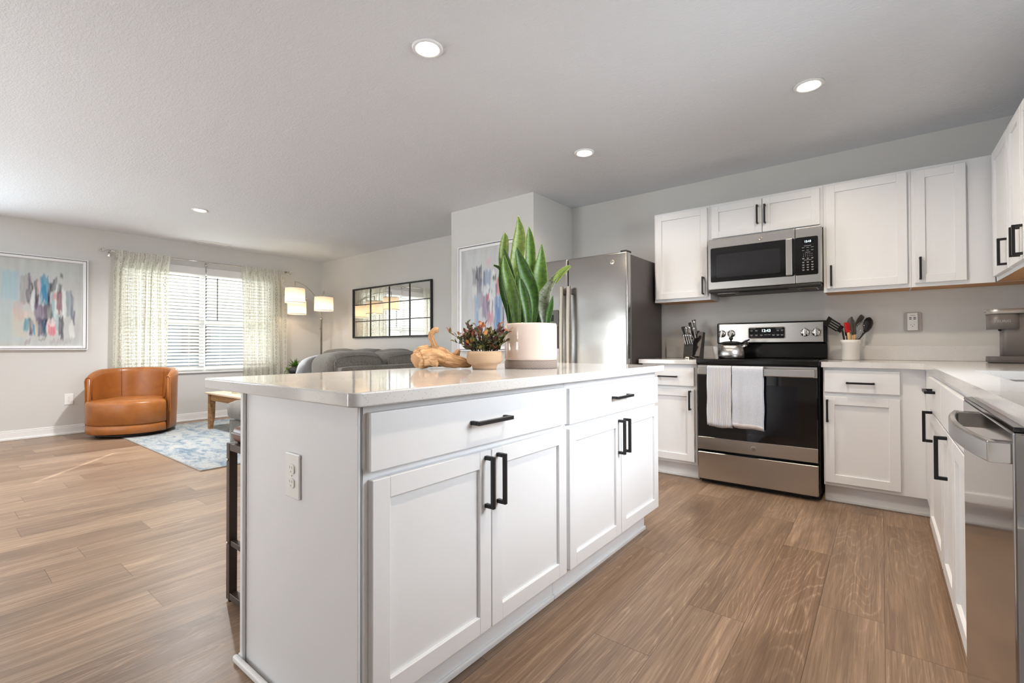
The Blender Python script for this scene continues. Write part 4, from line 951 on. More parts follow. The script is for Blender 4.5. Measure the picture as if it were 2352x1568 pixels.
# two grey spoons/spatulas
u3 = thing('silicone_spoon', 'tall grey silicone spoon with wooden handle in the middle of the crock', 'spoon', U(0.0, -0.1), G)
MB().tube([U(-0.012, -0.120), U(0.013, 0.0), U(0.014, 0.034)], [0.008, 0.0085, 0.0085], 12).build('handle', M['beech'], u3, True)
bladeform(u3, 'head', M['gray_sil'], [U(0.014, 0.032), U(0.013, 0.06), U(0.003, 0.10), U(-0.003, 0.13), U(0.003, 0.152), U(0.010, 0.162)], [0.016, 0.018, 0.036, 0.042, 0.026, 0.006], HR, 0.004, 0.25)
u4 = thing('silicone_spatula', 'grey silicone spatula behind the tall grey spoon, wooden handle tilted right', 'spatula', U(0.02, -0.1), G)
MB().tube([U(-0.005, -0.12, .015), U(0.023, 0.0, .0), U(0.030, 0.036, .0)], [0.008, 0.0085, 0.0085], 12).build('handle', M['beech'], u4, True)
bladeform(u4, 'head', M['gray_sil'], [U(0.030, 0.034), U(0.030, 0.06), U(0.020, 0.10), U(0.014, 0.135), U(0.010, 0.147)], [0.016, 0.020, 0.028, 0.026, 0.012], HR, 0.006, 0.08)
u5 = thing('silicone_turner', 'flat grey silicone turner slanting right at the back of the crock', 'utensil', U(0.03, -0.1, .02), G)
MB().tube([U(0.0, -0.12, .02), U(0.030, 0.0, .02), U(0.038, 0.065, .02)], [0.006, 0.006, 0.007], 10).build('handle', M['gray_sil'], u5, True)
bladeform(u5, 'head', M['gray_sil'], [U(0.037, 0.062, .02), U(0.046, 0.092, .02), U(0.075, 0.135, .02), U(0.098, 0.165, .02), U(0.104, 0.172, .02)], [0.010, 0.022, 0.034, 0.036, 0.026], (HR*0.75+Vector((0, 0, -0.66))).normalized(), 0.004)
u6 = thing('whisk', 'wire balloon whisk slanting right in the utensil crock', 'whisk', U(0.03, -0.1), G)
ax0, ax1 = U(0.038, 0.0, .004), U(0.088, 0.128, .004); av = (ax1-ax0)
MB().tube([U(-0.005, -0.12, .004), ax0], [0.006, 0.006], 10).build('handle', M['chrome'], u6, True)
m = MB(); sidev = av.normalized().cross(Vector((0.618, -0.786, 0))).normalized(); dep = av.normalized().cross(sidev)
for q in range(5):
    an = math.pi*q/5; wd_ = sidev*math.cos(an)+dep*math.sin(an)
    m.tube([ax0+av*(1-math.cos(2*math.pi*i/24))/2+wd_*0.028*math.sin(2*math.pi*i/24) for i in range(25)], 0.0011, 5, False)
m.build('wire_loop', M['chrome'], u6, True)
u7 = thing('serving_spoon', 'large black serving spoon leaning far right in the crock', 'spoon', U(0.05, -0.1), G)
MB().tube([U(0.0, -0.12, -.01), U(0.048, 0.0, -.01), U(0.085, 0.045, -.01), U(0.098, 0.060, -.01)], [0.006, 0.0062, 0.0065, 0.010], 12).build('handle', M['blk_nyl'], u7, True)
bladeform(u7, 'bowl', M['blk_nyl'], [U(0.092, 0.052, -.01), U(0.100, 0.066, -.01), U(0.112, 0.095, -.01), U(0.122, 0.125, -.01), U(0.128, 0.145, -.01), U(0.131, 0.156, -.01)], [0.014, 0.040, 0.064, 0.066, 0.048, 0.014], (HR*0.94+Vector((0, 0, -0.34))).normalized(), 0.004, 0.22)
u8 = thing('ladle', 'black nylon ladle head standing behind the red spatula', 'utensil', U(-0.01, -0.1, .02), G)
MB().tube([U(0.0, -0.12, .03), U(-0.006, 0.0, .025), U(-0.004, 0.03, .025)], [0.006, 0.006, 0.008], 10).build('handle', M['blk_nyl'], u8, True)
bladeform(u8, 'bowl', M['blk_nyl'], [U(-0.004, 0.028, .025), U(-0.003, 0.05, .025), U(-0.004, 0.08, .025), U(-0.006, 0.105, .025)], [0.030, 0.040, 0.036, 0.012], HR, 0.004, 0.25)

# ------------------------------------------------------------------ surge outlet and coffee maker
so = thing('charging_outlet', 'grey-rimmed wall outlet with charging ports above the long backsplash', 'outlet', (0.168, YB, 1.165))
tfo = Matrix(((1, 0, 0, 0), (0, 0, -1, YB), (0, 1, 0, 0), (0, 0, 0, 1)))
m = MB(tfo); m.prism(rounded(0.122, 0.214, 1.100, 1.232, 0.010), 0.0005, 0.012); m.build('rim', mat('grey_outlet_rim', srgb(176, 168, 166), 0.4), so)
m = MB(tfo); m.box(0.140, 0.196, 1.108, 1.226, 0.0121, 0.020, 0.003); fp = m.build('face_plate', M['outlet'], so)
m = MB(tfo)
for a, b in ((0.150, 1.192), (0.172, 1.192), (0.150, 1.182), (0.172, 1.182)): m.box(a, a+0.013, b, b+0.005, 0.0201, 0.0206)
for a in (0.158, 0.175): m.box(a, a+0.002, 1.142, 1.150, 0.0201, 0.0206)
m.box(0.1655, 0.1695, 1.132, 1.137, 0.0201, 0.0206); m.box(0.155, 0.181, 1.2085, 1.2105, 0.0201, 0.0205); m.build('slot', M['slot'], fp)

cm = thing('coffee_maker', 'grey single-serve coffee maker in the counter corner at the right edge', 'coffee maker', (0.58, 3.93, ZC))
M['cm'] = mat('warm_grey_plastic', srgb(118, 112, 110), 0.35); M['cm_s'] = mat('silver_lid', srgb(190, 188, 185), 0.3, 0.7)
cy0, cy1 = 3.86, 3.985
m = MB(); m.prism(rounded(0.488, 0.77, cy0-0.005, cy1+0.005, 0.035), ZC+0.004, ZC+0.038, True); bs = m.build('base', M['cm'], cm)
m = MB()
for q in range(4): m.prism(rounded(0.4870, 0.72, cy0-0.006, cy1+0.006, 0.036), ZC+0.010+q*0.007, ZC+0.0125+q*0.007, True)
m.build('drip_tray_ridge', M['gray_pl'], bs)
m = MB(); m.prism(rounded(0.497, 0.76, cy0+0.01, cy1-0.01, 0.01), ZC+0.0005, ZC+0.004); m.build('foot', M['rubber'], cm)
m = MB(); m.prism(rounded(0.548, 0.77, cy0, cy1, 0.02), ZC+0.0385, ZC+0.285, True); cl_ = m.build('column', M['cm'], cm)
m = MB(); m.prism(rounded(0.490, 0.628, cy0-0.012, cy1+0.01, 0.045), ZC+0.196, ZC+0.283, True); hd_ = m.build('brew_head', M['cm'], cm)
m = MB(); m.prism(rounded(0.487, 0.655, cy0-0.015, cy1+0.013, 0.047), ZC+0.2835, ZC+0.312, True); m.build('lid', M['cm_s'], cm)
m = MB(); m.box(0.478, 0.51, 3.90, 3.945, ZC+0.300, ZC+0.307, 0.003); m.build('lid_tab', M['cm_s'], cm)
MB().lathe([(0.0, -0.010), (0.012, -0.010), (0.015, 0.0)], (0.55, 3.92, ZC+0.1955), 20).build('nozzle', M['rubber'], cm)
text('brand_lettering', 'KEURIG', 0.020, (0.545, cy0-0.0125, ZC+0.240), (R(90), 0, 0), M['legend'], hd_)
for q in range(4):
    MB().lathe([(0.0, 0.0), (0.0085, 0.0), (0.0085, -0.002), (0.0, -0.0025)], (0.672, cy0-0.0002, ZC+0.178-q*0.021), 24, axis='Y').build('button', M['cm_s'] if q == 3 else M['gray_pl'], cl_)
# ------------------------------------------------------------------ things on the island
# driftwood
def lump_tube(m, pts, rad, n=20, amp=0.18, seed=0, sub=12):
    n = n*2
    P = []; Rr = []
    for i in range(len(pts)-1):
        for k in range(sub):
            s = k/sub; P.append(Vector(pts[i]).lerp(Vector(pts[i+1]), s)); Rr.append(rad[i]*(1-s)+rad[i+1]*s)
    P.append(Vector(pts[-1])); Rr.append(rad[-1])
    for _ in range(3):
        P = [P[0]]+[(P[i-1]+P[i]*2+P[i+1])/4 for i in range(1, len(P)-1)]+[P[-1]]
    rows = []; prev = None
    for i, p in enumerate(P):
        d = (P[min(i+1, len(P)-1)]-P[max(i-1, 0)]).normalized()
        a = d.orthogonal().normalized() if prev is None else (prev-d*prev.dot(d)).normalized(); prev = a; b = d.cross(a)
        row = []
        for k in range(n):
            an = 2*math.pi*k/n; dd = a*math.cos(an)+b*math.sin(an)
            w = 1+amp*noise.noise((math.cos(an)*1.3+seed, math.sin(an)*1.3, i*0.05))+amp*0.65*noise.noise((math.cos(an)*3.5+seed, math.sin(an)*3.5, i*0.08))+0.10*noise.noise((an*5+seed, 0.5, i*0.035))+0.05*noise.noise((math.cos(an)*9+seed, math.sin(an)*9, i*0.16))
            row.append(p+dd*Rr[i]*w)
        rows.append(row)
    m.grid(rows, close_v=True, caps=True, uv=lambda a, b: (b/n, a*0.09+seed))
DC = Vector((-1.630, 1.520, ZC)); VR = Vector((0.786, 0.618, 0)); VD = Vector((-0.618, 0.786, 0))
D = lambda s, z, d=0.0: DC+VR*s+VD*d+Vector((0, 0, z))
dwd = thing('driftwood', 'knotted pale driftwood branch lying at the left of the island plants', 'driftwood', DC)
m = MB()
lump_tube(m, [D(-0.105, 0.034, -0.035), D(-0.085, 0.040, -0.012), D(-0.045, 0.050, 0.0), D(0.0, 0.055, 0.005), D(0.035, 0.038, 0.005), D(0.075, 0.027, 0.0), D(0.115, 0.022, 0.01), D(0.15, 0.016, 0.02)], [0.032, 0.038, 0.046, 0.046, 0.036, 0.029, 0.022, 0.012], 26, 0.30, 1.0)
lump_tube(m, [D(-0.12, 0.064, 0.01), D(-0.095, 0.068, 0.02), D(-0.05, 0.072, 0.02)], [0.017, 0.028, 0.03], 18, 0.35, 4)
lump_tube(m, [D(0.065, 0.030, 0.01), D(0.082, 0.060, 0.012), D(0.093, 0.082, 0.012)], [0.024, 0.017, 0.006], 16, 0.4, 7)
lump_tube(m, [D(-0.035, 0.030, -0.02), D(-0.02, 0.020, -0.03), D(0.0, 0.017, -0.035)], [0.02, 0.016, 0.012], 14, 0.3, 9)
lo = min(v.co.z for v in m.bm.verts)
for v in m.bm.verts: v.co.z += ZC+0.0008-lo
m.build('log', M['drift'], dwd, True)
m = MB()
lump_tube(m, [D(-0.020, 0.085, 0.012), D(-0.026, 0.112, 0.012), D(-0.036, 0.142, 0.010), D(-0.038, 0.166, 0.008), D(-0.020, 0.181, 0.006), D(-0.004, 0.182, 0.004)], [0.024, 0.0155, 0.0145, 0.014, 0.0145, 0.012], 18, 0.22, 12)
m.build('upright_branch', M['drift'], dwd, True)

# rust foliage in the sand bowl
PC = Vector((-1.442, 1.628, ZC)); Pq = lambda s, z, d=0.0: PC+VR*s+VD*d+Vector((0, 0, z))
pb = thing('potted_plant', 'rust and green leafy plant in a sand-coloured bowl between driftwood and snake plant', 'plant', PC)
m = MB(); m.lathe([(0.0, 0.0006), (0.055, 0.0006), (0.057, 0.010), (0.060, 0.020), (0.074, 0.026), (0.081, 0.036), (0.083, 0.048), (0.081, 0.068), (0.078, 0.083), (0.074, 0.083), (0.074, 0.070), (0.0, 0.068)], PC, 48, uv=True); m.build('bowl', M['bowl'], pb, True)
fb_ = MB(); rr = random.Random(11); cols = []
cl = fb_.bm.loops.layers.float_color.new('col')
stm = MB()
def leaf(p, d, L, w, col):
    d = d.normalized(); sd = d.cross(Vector((rr.uniform(-1, 1), rr.uniform(-1, 1), 0.6))).normalized(); up = sd.cross(d)
    rows = []
    for s, ww in ((0, 0.12), (0.25, 0.8), (0.5, 1.0), (0.75, 0.7), (1.0, 0.05)):
        c = p+d*L*s-up*L*0.18*s*s
        rows.append([c-sd*w*ww/2+up*w*0.16*ww, c, c+sd*w*ww/2+up*w*0.16*ww])
    vv = fb_.grid(rows)
    for r0 in vv:
        for v in r0:
            for lp in v.link_loops: lp[cl] = col
C_ = [srgb(152, 84, 52), srgb(118, 66, 50), srgb(84, 52, 44), srgb(104, 102, 56), srgb(76, 88, 54), srgb(52, 66, 46), srgb(168, 112, 60), srgb(132, 128, 66)]
stems = []
for q in range(46):
    an = rr.uniform(0, 2*math.pi); r0 = rr.uniform(0.0, 0.05); r1 = r0+rr.uniform(0.01, 0.062); hh = rr.uniform(0.055, 0.142)-0.25*max(0, r1-0.06)
    s0, d0 = r0*math.cos(an), r0*math.sin(an); s1, d1 = r1*math.cos(an)*1.15-0.004, r1*math.sin(an)*0.9
    stems.append((Pq(s0, 0.068, d0), Pq(s1, 0.070+hh, d1), hh))
stems.append((Pq(-0.04, 0.07), Pq(-0.165, 0.172, -0.01), 0.10)); stems.append((Pq(-0.04, 0.07, .01), Pq(-0.135, 0.125, 0.0), 0.06)); stems.append((Pq(-0.05, 0.07, .01), Pq(-0.118, 0.158, 0.02), 0.09))
stems.append((Pq(0.03, 0.07), Pq(0.085, 0.165, 0.02), 0.10)); stems.append((Pq(0.05, 0.07), Pq(0.104, 0.130, -0.02), 0.06)); stems.append((Pq(-0.05, 0.07, -.02), Pq(-0.075, 0.195, 0.0), 0.12))
for a, b, hh in stems:
    mid = a.lerp(b, 0.5)+Vector((0, 0, 0.012)); stm.tube([a, mid, b], [0.0016, 0.0013, 0.0008], 5, False)
    nl = 9
    for i in range(nl):
        s = 0.18+0.82*i/(nl-1); p = a.lerp(mid, s*2) if s < 0.5 else mid.lerp(b, s*2-1)
        dd = (b-a).normalized()+Vector((rr.uniform(-1, 1), rr.uniform(-1, 1), rr.uniform(-0.3, 0.9)))*1.1
        top = p.z-ZC
        wts = [3, 3, 2.5, 1.5, 1, 0.6, 2.2, 0.6] if top > 0.15 else [0.4, 0.8, 1.8, 2.2, 3, 3, 0.5, 1]
        leaf(p, dd, rr.uniform(0.018, 0.031), rr.uniform(0.012, 0.019), rr.choices(C_, wts)[0])
fb_.build('foliage', M['foliage'], pb, True); stm.build('stem', M['stem'], pb, True)

# snake plant: leaf outlines laid out in the plant's own frame (units about half a millimetre)
SCN = Vector((-1.335, 1.845, ZC)); K = 0.000560
Sq = lambda cx, cy, d=0.0: SCN+VR*((cx-1102)*K)+VD*d+Vector((0, 0, max(0.0, (1447-cy))*K))
sp_ = thing('snake_plant', 'tall green snake plant in a glossy blush white pot on the island', 'plant', SCN)
MB().lathe([(0.0, 0.0006), (0.124, 0.0006), (0.1265, 0.004), (0.1265, 0.033), (0.124, 0.0375), (0.0, 0.0375)], SCN, 56, uv=True).build('saucer', M['saucer'], sp_, True)
MB().lathe([(0.0, 0.0380), (0.121, 0.0380), (0.1255, 0.043), (0.1265, 0.050), (0.1265, 0.205), (0.1245, 0.2125), (0.121, 0.2135), (0.119, 0.210), (0.119, 0.190), (0.0, 0.188)], SCN, 64, uv=True).build('pot', M['pot'], sp_, True)
MB().lathe([(0.0, 0.1885), (0.1185, 0.1885), (0.1185, 0.195), (0.0, 0.199)], SCN, 32).build('soil', M['soil'], sp_, True)
def sleaf(pts, ws, dep, m_, twist=0.0, fold=0.25, face=0.0):
    """pts: outline spine (base to tip), ws: widths; dep: depth at base and tip"""
    n = 24; P = []; Wd = []
    k = len(pts)-1
    def cr(a, b, c, d, t): return 0.5*((2*b)+(-a+c)*t+(2*a-5*b+4*c-d)*t*t+(-a+3*b-3*c+d)*t*t*t)
    for i in range(n+1):
        s = i/n*k; j = min(int(s), k-1); t_ = s-j
        g = lambda arr, q: arr[max(0, min(k, q))]
        x = cr(*[g(pts, j+o)[0] for o in (-1, 0, 1, 2)], t_); y = cr(*[g(pts, j+o)[1] for o in (-1, 0, 1, 2)], t_)
        P.append(Sq(x, y, dep[0]+(dep[1]-dep[0])*i/n)); Wd.append(max(0.6, cr(*[g(ws, j+o) for o in (-1, 0, 1, 2)], t_))*K)
    rows = []
    for i, p in enumerate(P):
        tg = (P[min(i+1, n)]-P[max(i-1, 0)]).normalized()
        sd = tg.cross(VD).normalized(); nr = sd.cross(tg)
        an = face+twist*i/n
        sd2 = sd*math.cos(an)+nr*math.sin(an); nr2 = nr*math.cos(an)-sd*math.sin(an)
        w = Wd[i]/max(0.45, abs(math.cos(an)))
        rows.append([p+sd2*w*(u-0.5)+nr2*fold*w*(2*u-1)**2*-1 for u in (0, 0.14, 0.3, 0.5, 0.7, 0.86, 1)])
    m = MB(); m.grid(rows, uv=lambda a, b: ((0, .14, .3, .5, .7, .86, 1)[b], a/n)); o = m.build('leaf', m_, sp_, True)
    s = o.modifiers.new('t', 'SOLIDIFY'); s.thickness = 0.0028; s.offset = 0
    return o
A, B, C2, D2 = M['leaf_a'], M['leaf_b'], M['leaf_c'], M['leaf_d']
sleaf([(990, 1110), (958, 860), (965, 640), (1000, 400), (1010, 260), (996, 122)], [50, 60, 100, 118, 84, 3], (0.02, 0.01), C2)
sleaf([(1090, 1110), (1098, 800), (1104, 600), (1106, 440), (1100, 300), (1094, 198)], [50, 70, 88, 88, 62, 2], (0.035, 0.05), A)
sleaf([(1150, 1110), (1165, 900), (1182, 740), (1190, 600), (1200, 470), (1204, 355)], [44, 88, 128, 116, 62, 3], (0.02, 0.045), A)
sleaf([(945, 1110), (905, 800), (872, 620), (868, 460), (880, 320), (884, 260)], [40, 60, 78, 84, 60, 3], (0.03, 0.03), C2)
sleaf([(985, 1110), (965, 900), (922, 740), (888, 610), (876, 520), (874, 498)], [56, 98, 96, 70, 26, 3], (-0.035, -0.07), A)
sleaf([(925, 1110), (905, 950), (870, 820), (850, 700), (846, 600), (785, 566)], [24, 44, 52, 44, 30, 10], (-0.01, -0.03), B, 0.5)
sleaf([(1108, 1110), (1128, 940), (1108, 790), (1050, 640), (1000, 500), (984, 425)], [44, 70, 112, 112, 60, 3], (-0.04, -0.06), B)
sleaf([(1076, 1110), (1068, 960), (1046, 850), (1026, 770), (1014, 715), (1010, 688)], [44, 78, 86, 66, 34, 3], (-0.075, -0.09), M['leaf_b'])
sleaf([(970, 1110), (968, 900), (955, 720), (925, 570), (890, 460), (868, 405)], [30, 40, 40, 38, 26, 3], (0.0, 0.0), B, 0.4)
sleaf([(1222, 1110), (1205, 950), (1212, 860), (1252, 770), (1320, 670), (1436, 588)], [30, 84, 112, 74, 46, 16], (-0.02, -0.05), D2, 0.6)
sleaf([(1300, 720), (1340, 660), (1385, 620), (1434, 586)], [40, 56, 50, 18], (-0.052, -0.062), C2, 0.3)
sleaf([(1232, 1110), (1248, 1000), (1266, 920), (1284, 840)], [30, 50, 42, 3], (-0.06, -0.08), B)
sleaf([(1150, 1110), (1160, 1010), (1168, 950)], [60, 66, 10], (0.0, 0.0), B)
sleaf([(1030, 1110), (1015, 980), (985, 860), (980, 700), (985, 620)], [40, 52, 48, 34, 4], (0.0, -0.01), A)
sleaf([(1240, 800), (1262, 720), (1264, 676)], [30, 26, 3], (-0.03, -0.03), C2)
sleaf([(920, 1110), (925, 1000), (915, 930), (905, 890)], [26, 34, 24, 3], (-0.03, -0.04), B)

# ------------------------------------------------------------------ bar stool behind the island
bs = thing('bar_stool', 'bronze metal bar stool with brown leather seat tucked behind the island', 'stool', (-1.87, 0.98, 0))
sx0, sx1, sy0, sy1, g_ = -2.056, -1.69, 0.772, 1.15, 0.030
for (x, y) in ((sx0, sy0), (sx1-g_, sy0), (sx0, sy1-g_), (sx1-g_, sy1-g_)):
    lg = MB().box(x, x+g_, y, y+g_, 0.008, 0.625, 0.002).build('leg', M['bronze'], bs)
    MB().lathe([(0.0, 0.0003), (0.012, 0.0003), (0.013, 0.0078), (0.0, 0.0078)], (x+g_/2, y+g_/2, 0), 16).build('foot', M['rubber'], lg)
    if y == sy0:
        m = MB()
        for zz in (0.56, 0.232): m.lathe([(0.0, -0.0003), (0.006, -0.0003), (0.005, -0.003), (0.0, -0.004)], (x+g_/2, y, zz), 12, axis='Y')
        m.build('bolt', M['nickel'], lg)
for z0, z1 in ((0.597, 0.6245), (0.012, 0.038)):
    for y in (sy0+0.001, sy1-g_+0.001): MB().box(sx0+g_+0.0003, sx1-g_-0.0003, y, y+g_-0.002, z0, z1, 0.001).build('rail', M['bronze'], bs)
for x in (sx0+0.001, sx1-g_+0.001):
    MB().box(x, x+g_-0.002, sy0+g_+0.0003, sy1-g_-0.0003, 0.597, 0.6245, 0.001).build('rail', M['bronze'], bs)
for y in (sy0+0.004, sy1-g_+0.004): MB().box(sx0+g_+0.0003, sx1-g_-0.0003, y, y+g_-0.008, 0.222, 0.243, 0.001).build('footrest', M['bronze'], bs)
m = MB(); m.box(sx0+0.010, sx1-0.010, sy0+0.012, sy1-0.012, 0.626, 0.690, 0.024, 4); o = m.build('seat', M['leather_bn'], bs, True)
m = MB(); m.tube([(sx0+0.012+0.0, sy0+0.020, 0.664)]+[(sx0+0.02+q*(sx1-sx0-0.04)/8, sy0+0.0115, 0.664) for q in range(9)], 0.0018, 6); m.build('seat_stitching', M['pillow'], o)

# ------------------------------------------------------------------ rug
rg_ = thing('area_rug', 'faded blue and cream area rug under the coffee table and chair', 'rug', (-5.8, 2.5, 0))
m = MB(); m.box(-7.20, -4.355, 1.45, 3.25, 0.0008, 0.009, 0.002); m.build('pile', M['rug'], rg_)
m = MB(); m.box(-7.208, -4.347, 1.440, 1.4497, 0.0006, 0.0085); m.box(-4.3547, -4.347, 1.4497, 3.26, 0.0006, 0.0085); m.box(-7.208, -7.2003, 1.4497, 3.26, 0.0006, 0.0085)
m.build('binding', M['rug_edge'], rg_)

# ------------------------------------------------------------------ swivel chair
HC = Vector((-6.93, 1.60, 0)); face = R(-32)
ch = thing('swivel_chair', 'caramel leather barrel swivel chair under the window curtain', 'chair', HC)
Rc = 0.42; OPEN = R(72)
def cp_(an, r, z): return HC+Vector((r*math.cos(face+an), r*math.sin(face+an), z))
def sup(an, r):  # gently squared plan
    c, s = math.cos(an), math.sin(an); e = 2.35
    return r/((abs(c)**e+abs(s)**e)**(1/e))*0.985
MB().lathe([(0.0, 0.0095), (0.34, 0.0095), (0.345, 0.02), (0.345, 0.040), (0.0, 0.040)], HC, 40).build('swivel_base', M['blk_plastic'], ch)
rows = []
for q in range(81):
    an = OPEN+(2*math.pi-2*OPEN)*q/80; k = abs(q-40)/40
    top = 0.765-0.020*k-0.075*max(0, (k-0.55)/0.45)**2
    ro = sup(an, Rc); th = 0.085-0.035*k**3; ri = ro-th
    fl = 0.010*(1-k)
    prof = [(ro-0.05, 0.050), (ro-0.012, 0.055), (ro-0.008, 0.12), (ro, 0.30), (ro+fl, 0.55), (ro+fl+0.004, top-0.05), (ro+fl-0.004, top-0.014), (ro+fl-th*0.35, top), (ri+th*0.25, top-0.002), (ri+0.003, top-0.016), (ri, top-0.06), (ri-0.008, 0.42), (ri-0.008, 0.20), (ri-0.008, 0.06)]
    rows.append([cp_(an, r, z) for r, z in prof])
m = MB(); m.grid(rows, caps=True); m.build('shell', M['leather'], ch, True)
for rw in (rows[0], rows[-1]):
    MB().tube([rw[i] for i in range(2, 12)], 0.0065, 8).build('piping', M['leather'], ch, True)
for q_ in (26, 54):   # seams in the inner back
    MB().tube([rows[q_][i]+(HC-rows[q_][i]).normalized()*0.001*0 for i in range(9, 12)], 0.0025, 6).build('seam', M['stitch'], ch, True)
def seat_block(z0, z1, shrink, dome, name):
    ring = []
    for q in range(96):
        an = 2*math.pi*q/96; k = abs(((an+math.pi) % (2*math.pi))-math.pi)   # 0 at the front
        t_ = min(1, max(0, (k-OPEN+R(7))/R(9)))
        ring.append((an, sup(an, Rc)-(0.002+0.088*t_)-shrink))
    rows = []
    for rr_, z in ((1.0-0.02, z0), (1.0, z0+0.010), (1.0, z1-0.040), (0.988, z1-0.012), (0.955, z1+0.004), (0.7, z1+dome*0.7), (0.35, z1+dome), (0.02, z1+dome)):
        rows.append([cp_(an, r*rr_, z) for an, r in ring])
    m = MB(); m.grid(rows, close_v=True, caps=True); return m.build(name, M['leather'], ch, True)
seat_block(0.152, 0.400, 0.0, 0.028, 'seat'); seat_block(0.050, 0.150, 0.002, 0.0, 'skirt')

# ------------------------------------------------------------------ sectional sofa
so = thing('sectional_sofa', 'grey corduroy sectional sofa seen from behind beyond the island', 'sofa', (-4.9, 3.2, 0))
def cushion(name, x0, x1, y0, y1, z0, z1, r=0.05, puff=0.02, parent=so, m_=None, rot=None):
    m = MB(); n = 10
    bm2 = m.bm; r_ = bmesh.ops.create_cube(bm2, size=2.0); bmesh.ops.subdivide_edges(bm2, edges=bm2.edges[:], cuts=n, use_grid_fill=True)
    c = Vector(((x0+x1)/2, (y0+y1)/2, (z0+z1)/2)); h = Vector(((x1-x0)/2, (y1-y0)/2, (z1-z0)/2))
    for v in bm2.verts:
        p = v.co.copy(); q = Vector((p.x*h.x, p.y*h.y, p.z*h.z))
        inner = Vector((max(-h.x+r, min(h.x-r, q.x)), max(-h.y+r, min(h.y-r, q.y)), max(-h.z+r, min(h.z-r, q.z))))
        d = q-inner
        if d.length > 1e-6: q = inner+d.normalized()*min(d.length, r)
        pf = (1-p.x**2)*(1-p.y**2)*(1-p.z**2) if False else 0
        for ax in range(3):
            if abs(abs(p[ax])-1) < 1e-6:
                o1, o2 = [p[k] for k in range(3) if k != ax]
                q[ax] += math.copysign(puff*(1-o1**2)*(1-o2**2), p[ax])
        q += Vector((noise.noise(q*7+c), noise.noise(q*7+c+Vector((5, 0, 0))), noise.noise(q*7+c+Vector((0, 5, 0)))))*0.006
        if rot is not None: q = rot @ q
        v.co = c+q
    return m.build(name, m_ or M['sofa'], parent, True)
# section whose back faces the kitchen, chaise end toward the camera
cushion('seat_base', -5.10, -4.14, 1.935, 4.20, 0.055, 0.292, 0.02, 0.0)
cushion('seat_cushion', -5.14, -4.18, 1.915, 2.66, 0.293, 0.478, 0.06, 0.022); cushion('seat_cushion', -5.12, -4.35, 2.67, 3.30, 0.293, 0.478, 0.06, 0.02)
cushion('back_frame', -4.30, -4.115, 2.565, 4.20, 0.293, 0.815, 0.03, 0.0)
cushion('back_cushion', -4.66, -4.215, 2.53, 3.16, 0.480, 0.935, 0.10, 0.03, rot=Matrix.Rotation(R(-4), 3, 'Y'))
cushion('back_cushion', -4.72, -4.215, 3.165, 3.80, 0.480, 0.930, 0.10, 0.03, rot=Matrix.Rotation(R(-4), 3, 'Y'))
# section along the mirror wall
cushion('seat_base', -6.60, -5.105, 3.34, 4.20, 0.055, 0.292, 0.02, 0.0)
cushion('seat_cushion', -6.60, -5.90, 3.31, 3.98, 0.293, 0.478, 0.06, 0.02); cushion('seat_cushion', -5.89, -5.15, 3.31, 3.98, 0.293, 0.478, 0.06, 0.02)
cushion('back_frame', -6.60, -4.31, 4.03, 4.20, 0.293, 0.80, 0.03, 0.0)
for x0, x1 in ((-6.55, -5.95), (-5.93, -5.33), (-5.31, -4.75)): cushion('back_cushion', x0, x1, 3.72, 4.06, 0.479, 0.955, 0.09, 0.03, rot=Matrix.Rotation(R(5), 3, 'X'))
for x, y in ((-5.02, 2.0), (-4.25, 2.0), (-6.5, 3.42), (-4.25, 4.1)): MB().box(x-0.03, x+0.03, y-0.03, y+0.03, 0.010, 0.054).build('leg', M['blk_plastic'], so)
for y0 in (2.53, 3.165):
    w_ = 0.635
    pts = [(-4.205+0.02*(0.8-zz)*0, y0+fy*w_, zz) for fy, zz in ((0.045, 0.70), (0.04, 0.80), (0.055, 0.85), (0.10, 0.885), (0.2, 0.905), (0.35, 0.916), (0.5, 0.920), (0.65, 0.916), (0.8, 0.905), (0.9, 0.885), (0.945, 0.85), (0.96, 0.80), (0.955, 0.70))]
    pts = [(x-0.035 if z > 0.84 else x-0.012, y, z) for x, y, z in pts]
    MB().tube(pts, 0.006, 8).build('piping', M['sofa'], so, True)
pl_o = cushion('throw_pillow', -4.96, -4.83, 2.50, 2.88, 0.480, 0.872, 0.06, 0.05, None, M['pillow'], Matrix.Rotation(R(14), 3, 'Y') @ Matrix.Rotation(R(20), 3, 'Z'))
tag(pl_o, 'pale grey throw pillow propped on the chaise end of the sectional', 'pillow')
for x0, lab, y in ((-4.62, 'dark striped throw pillow on the sectional behind the driftwood', 3.55),):
    o = cushion('throw_pillow', -5.28, -5.12, y-0.2, y+0.2, 0.485, 0.88, 0.06, 0.04, None, M['gray_pl'], Matrix.Rotation(R(10), 3, 'Y')); tag(o, 'dark grey throw pillow in the corner of the sectional', 'pillow')

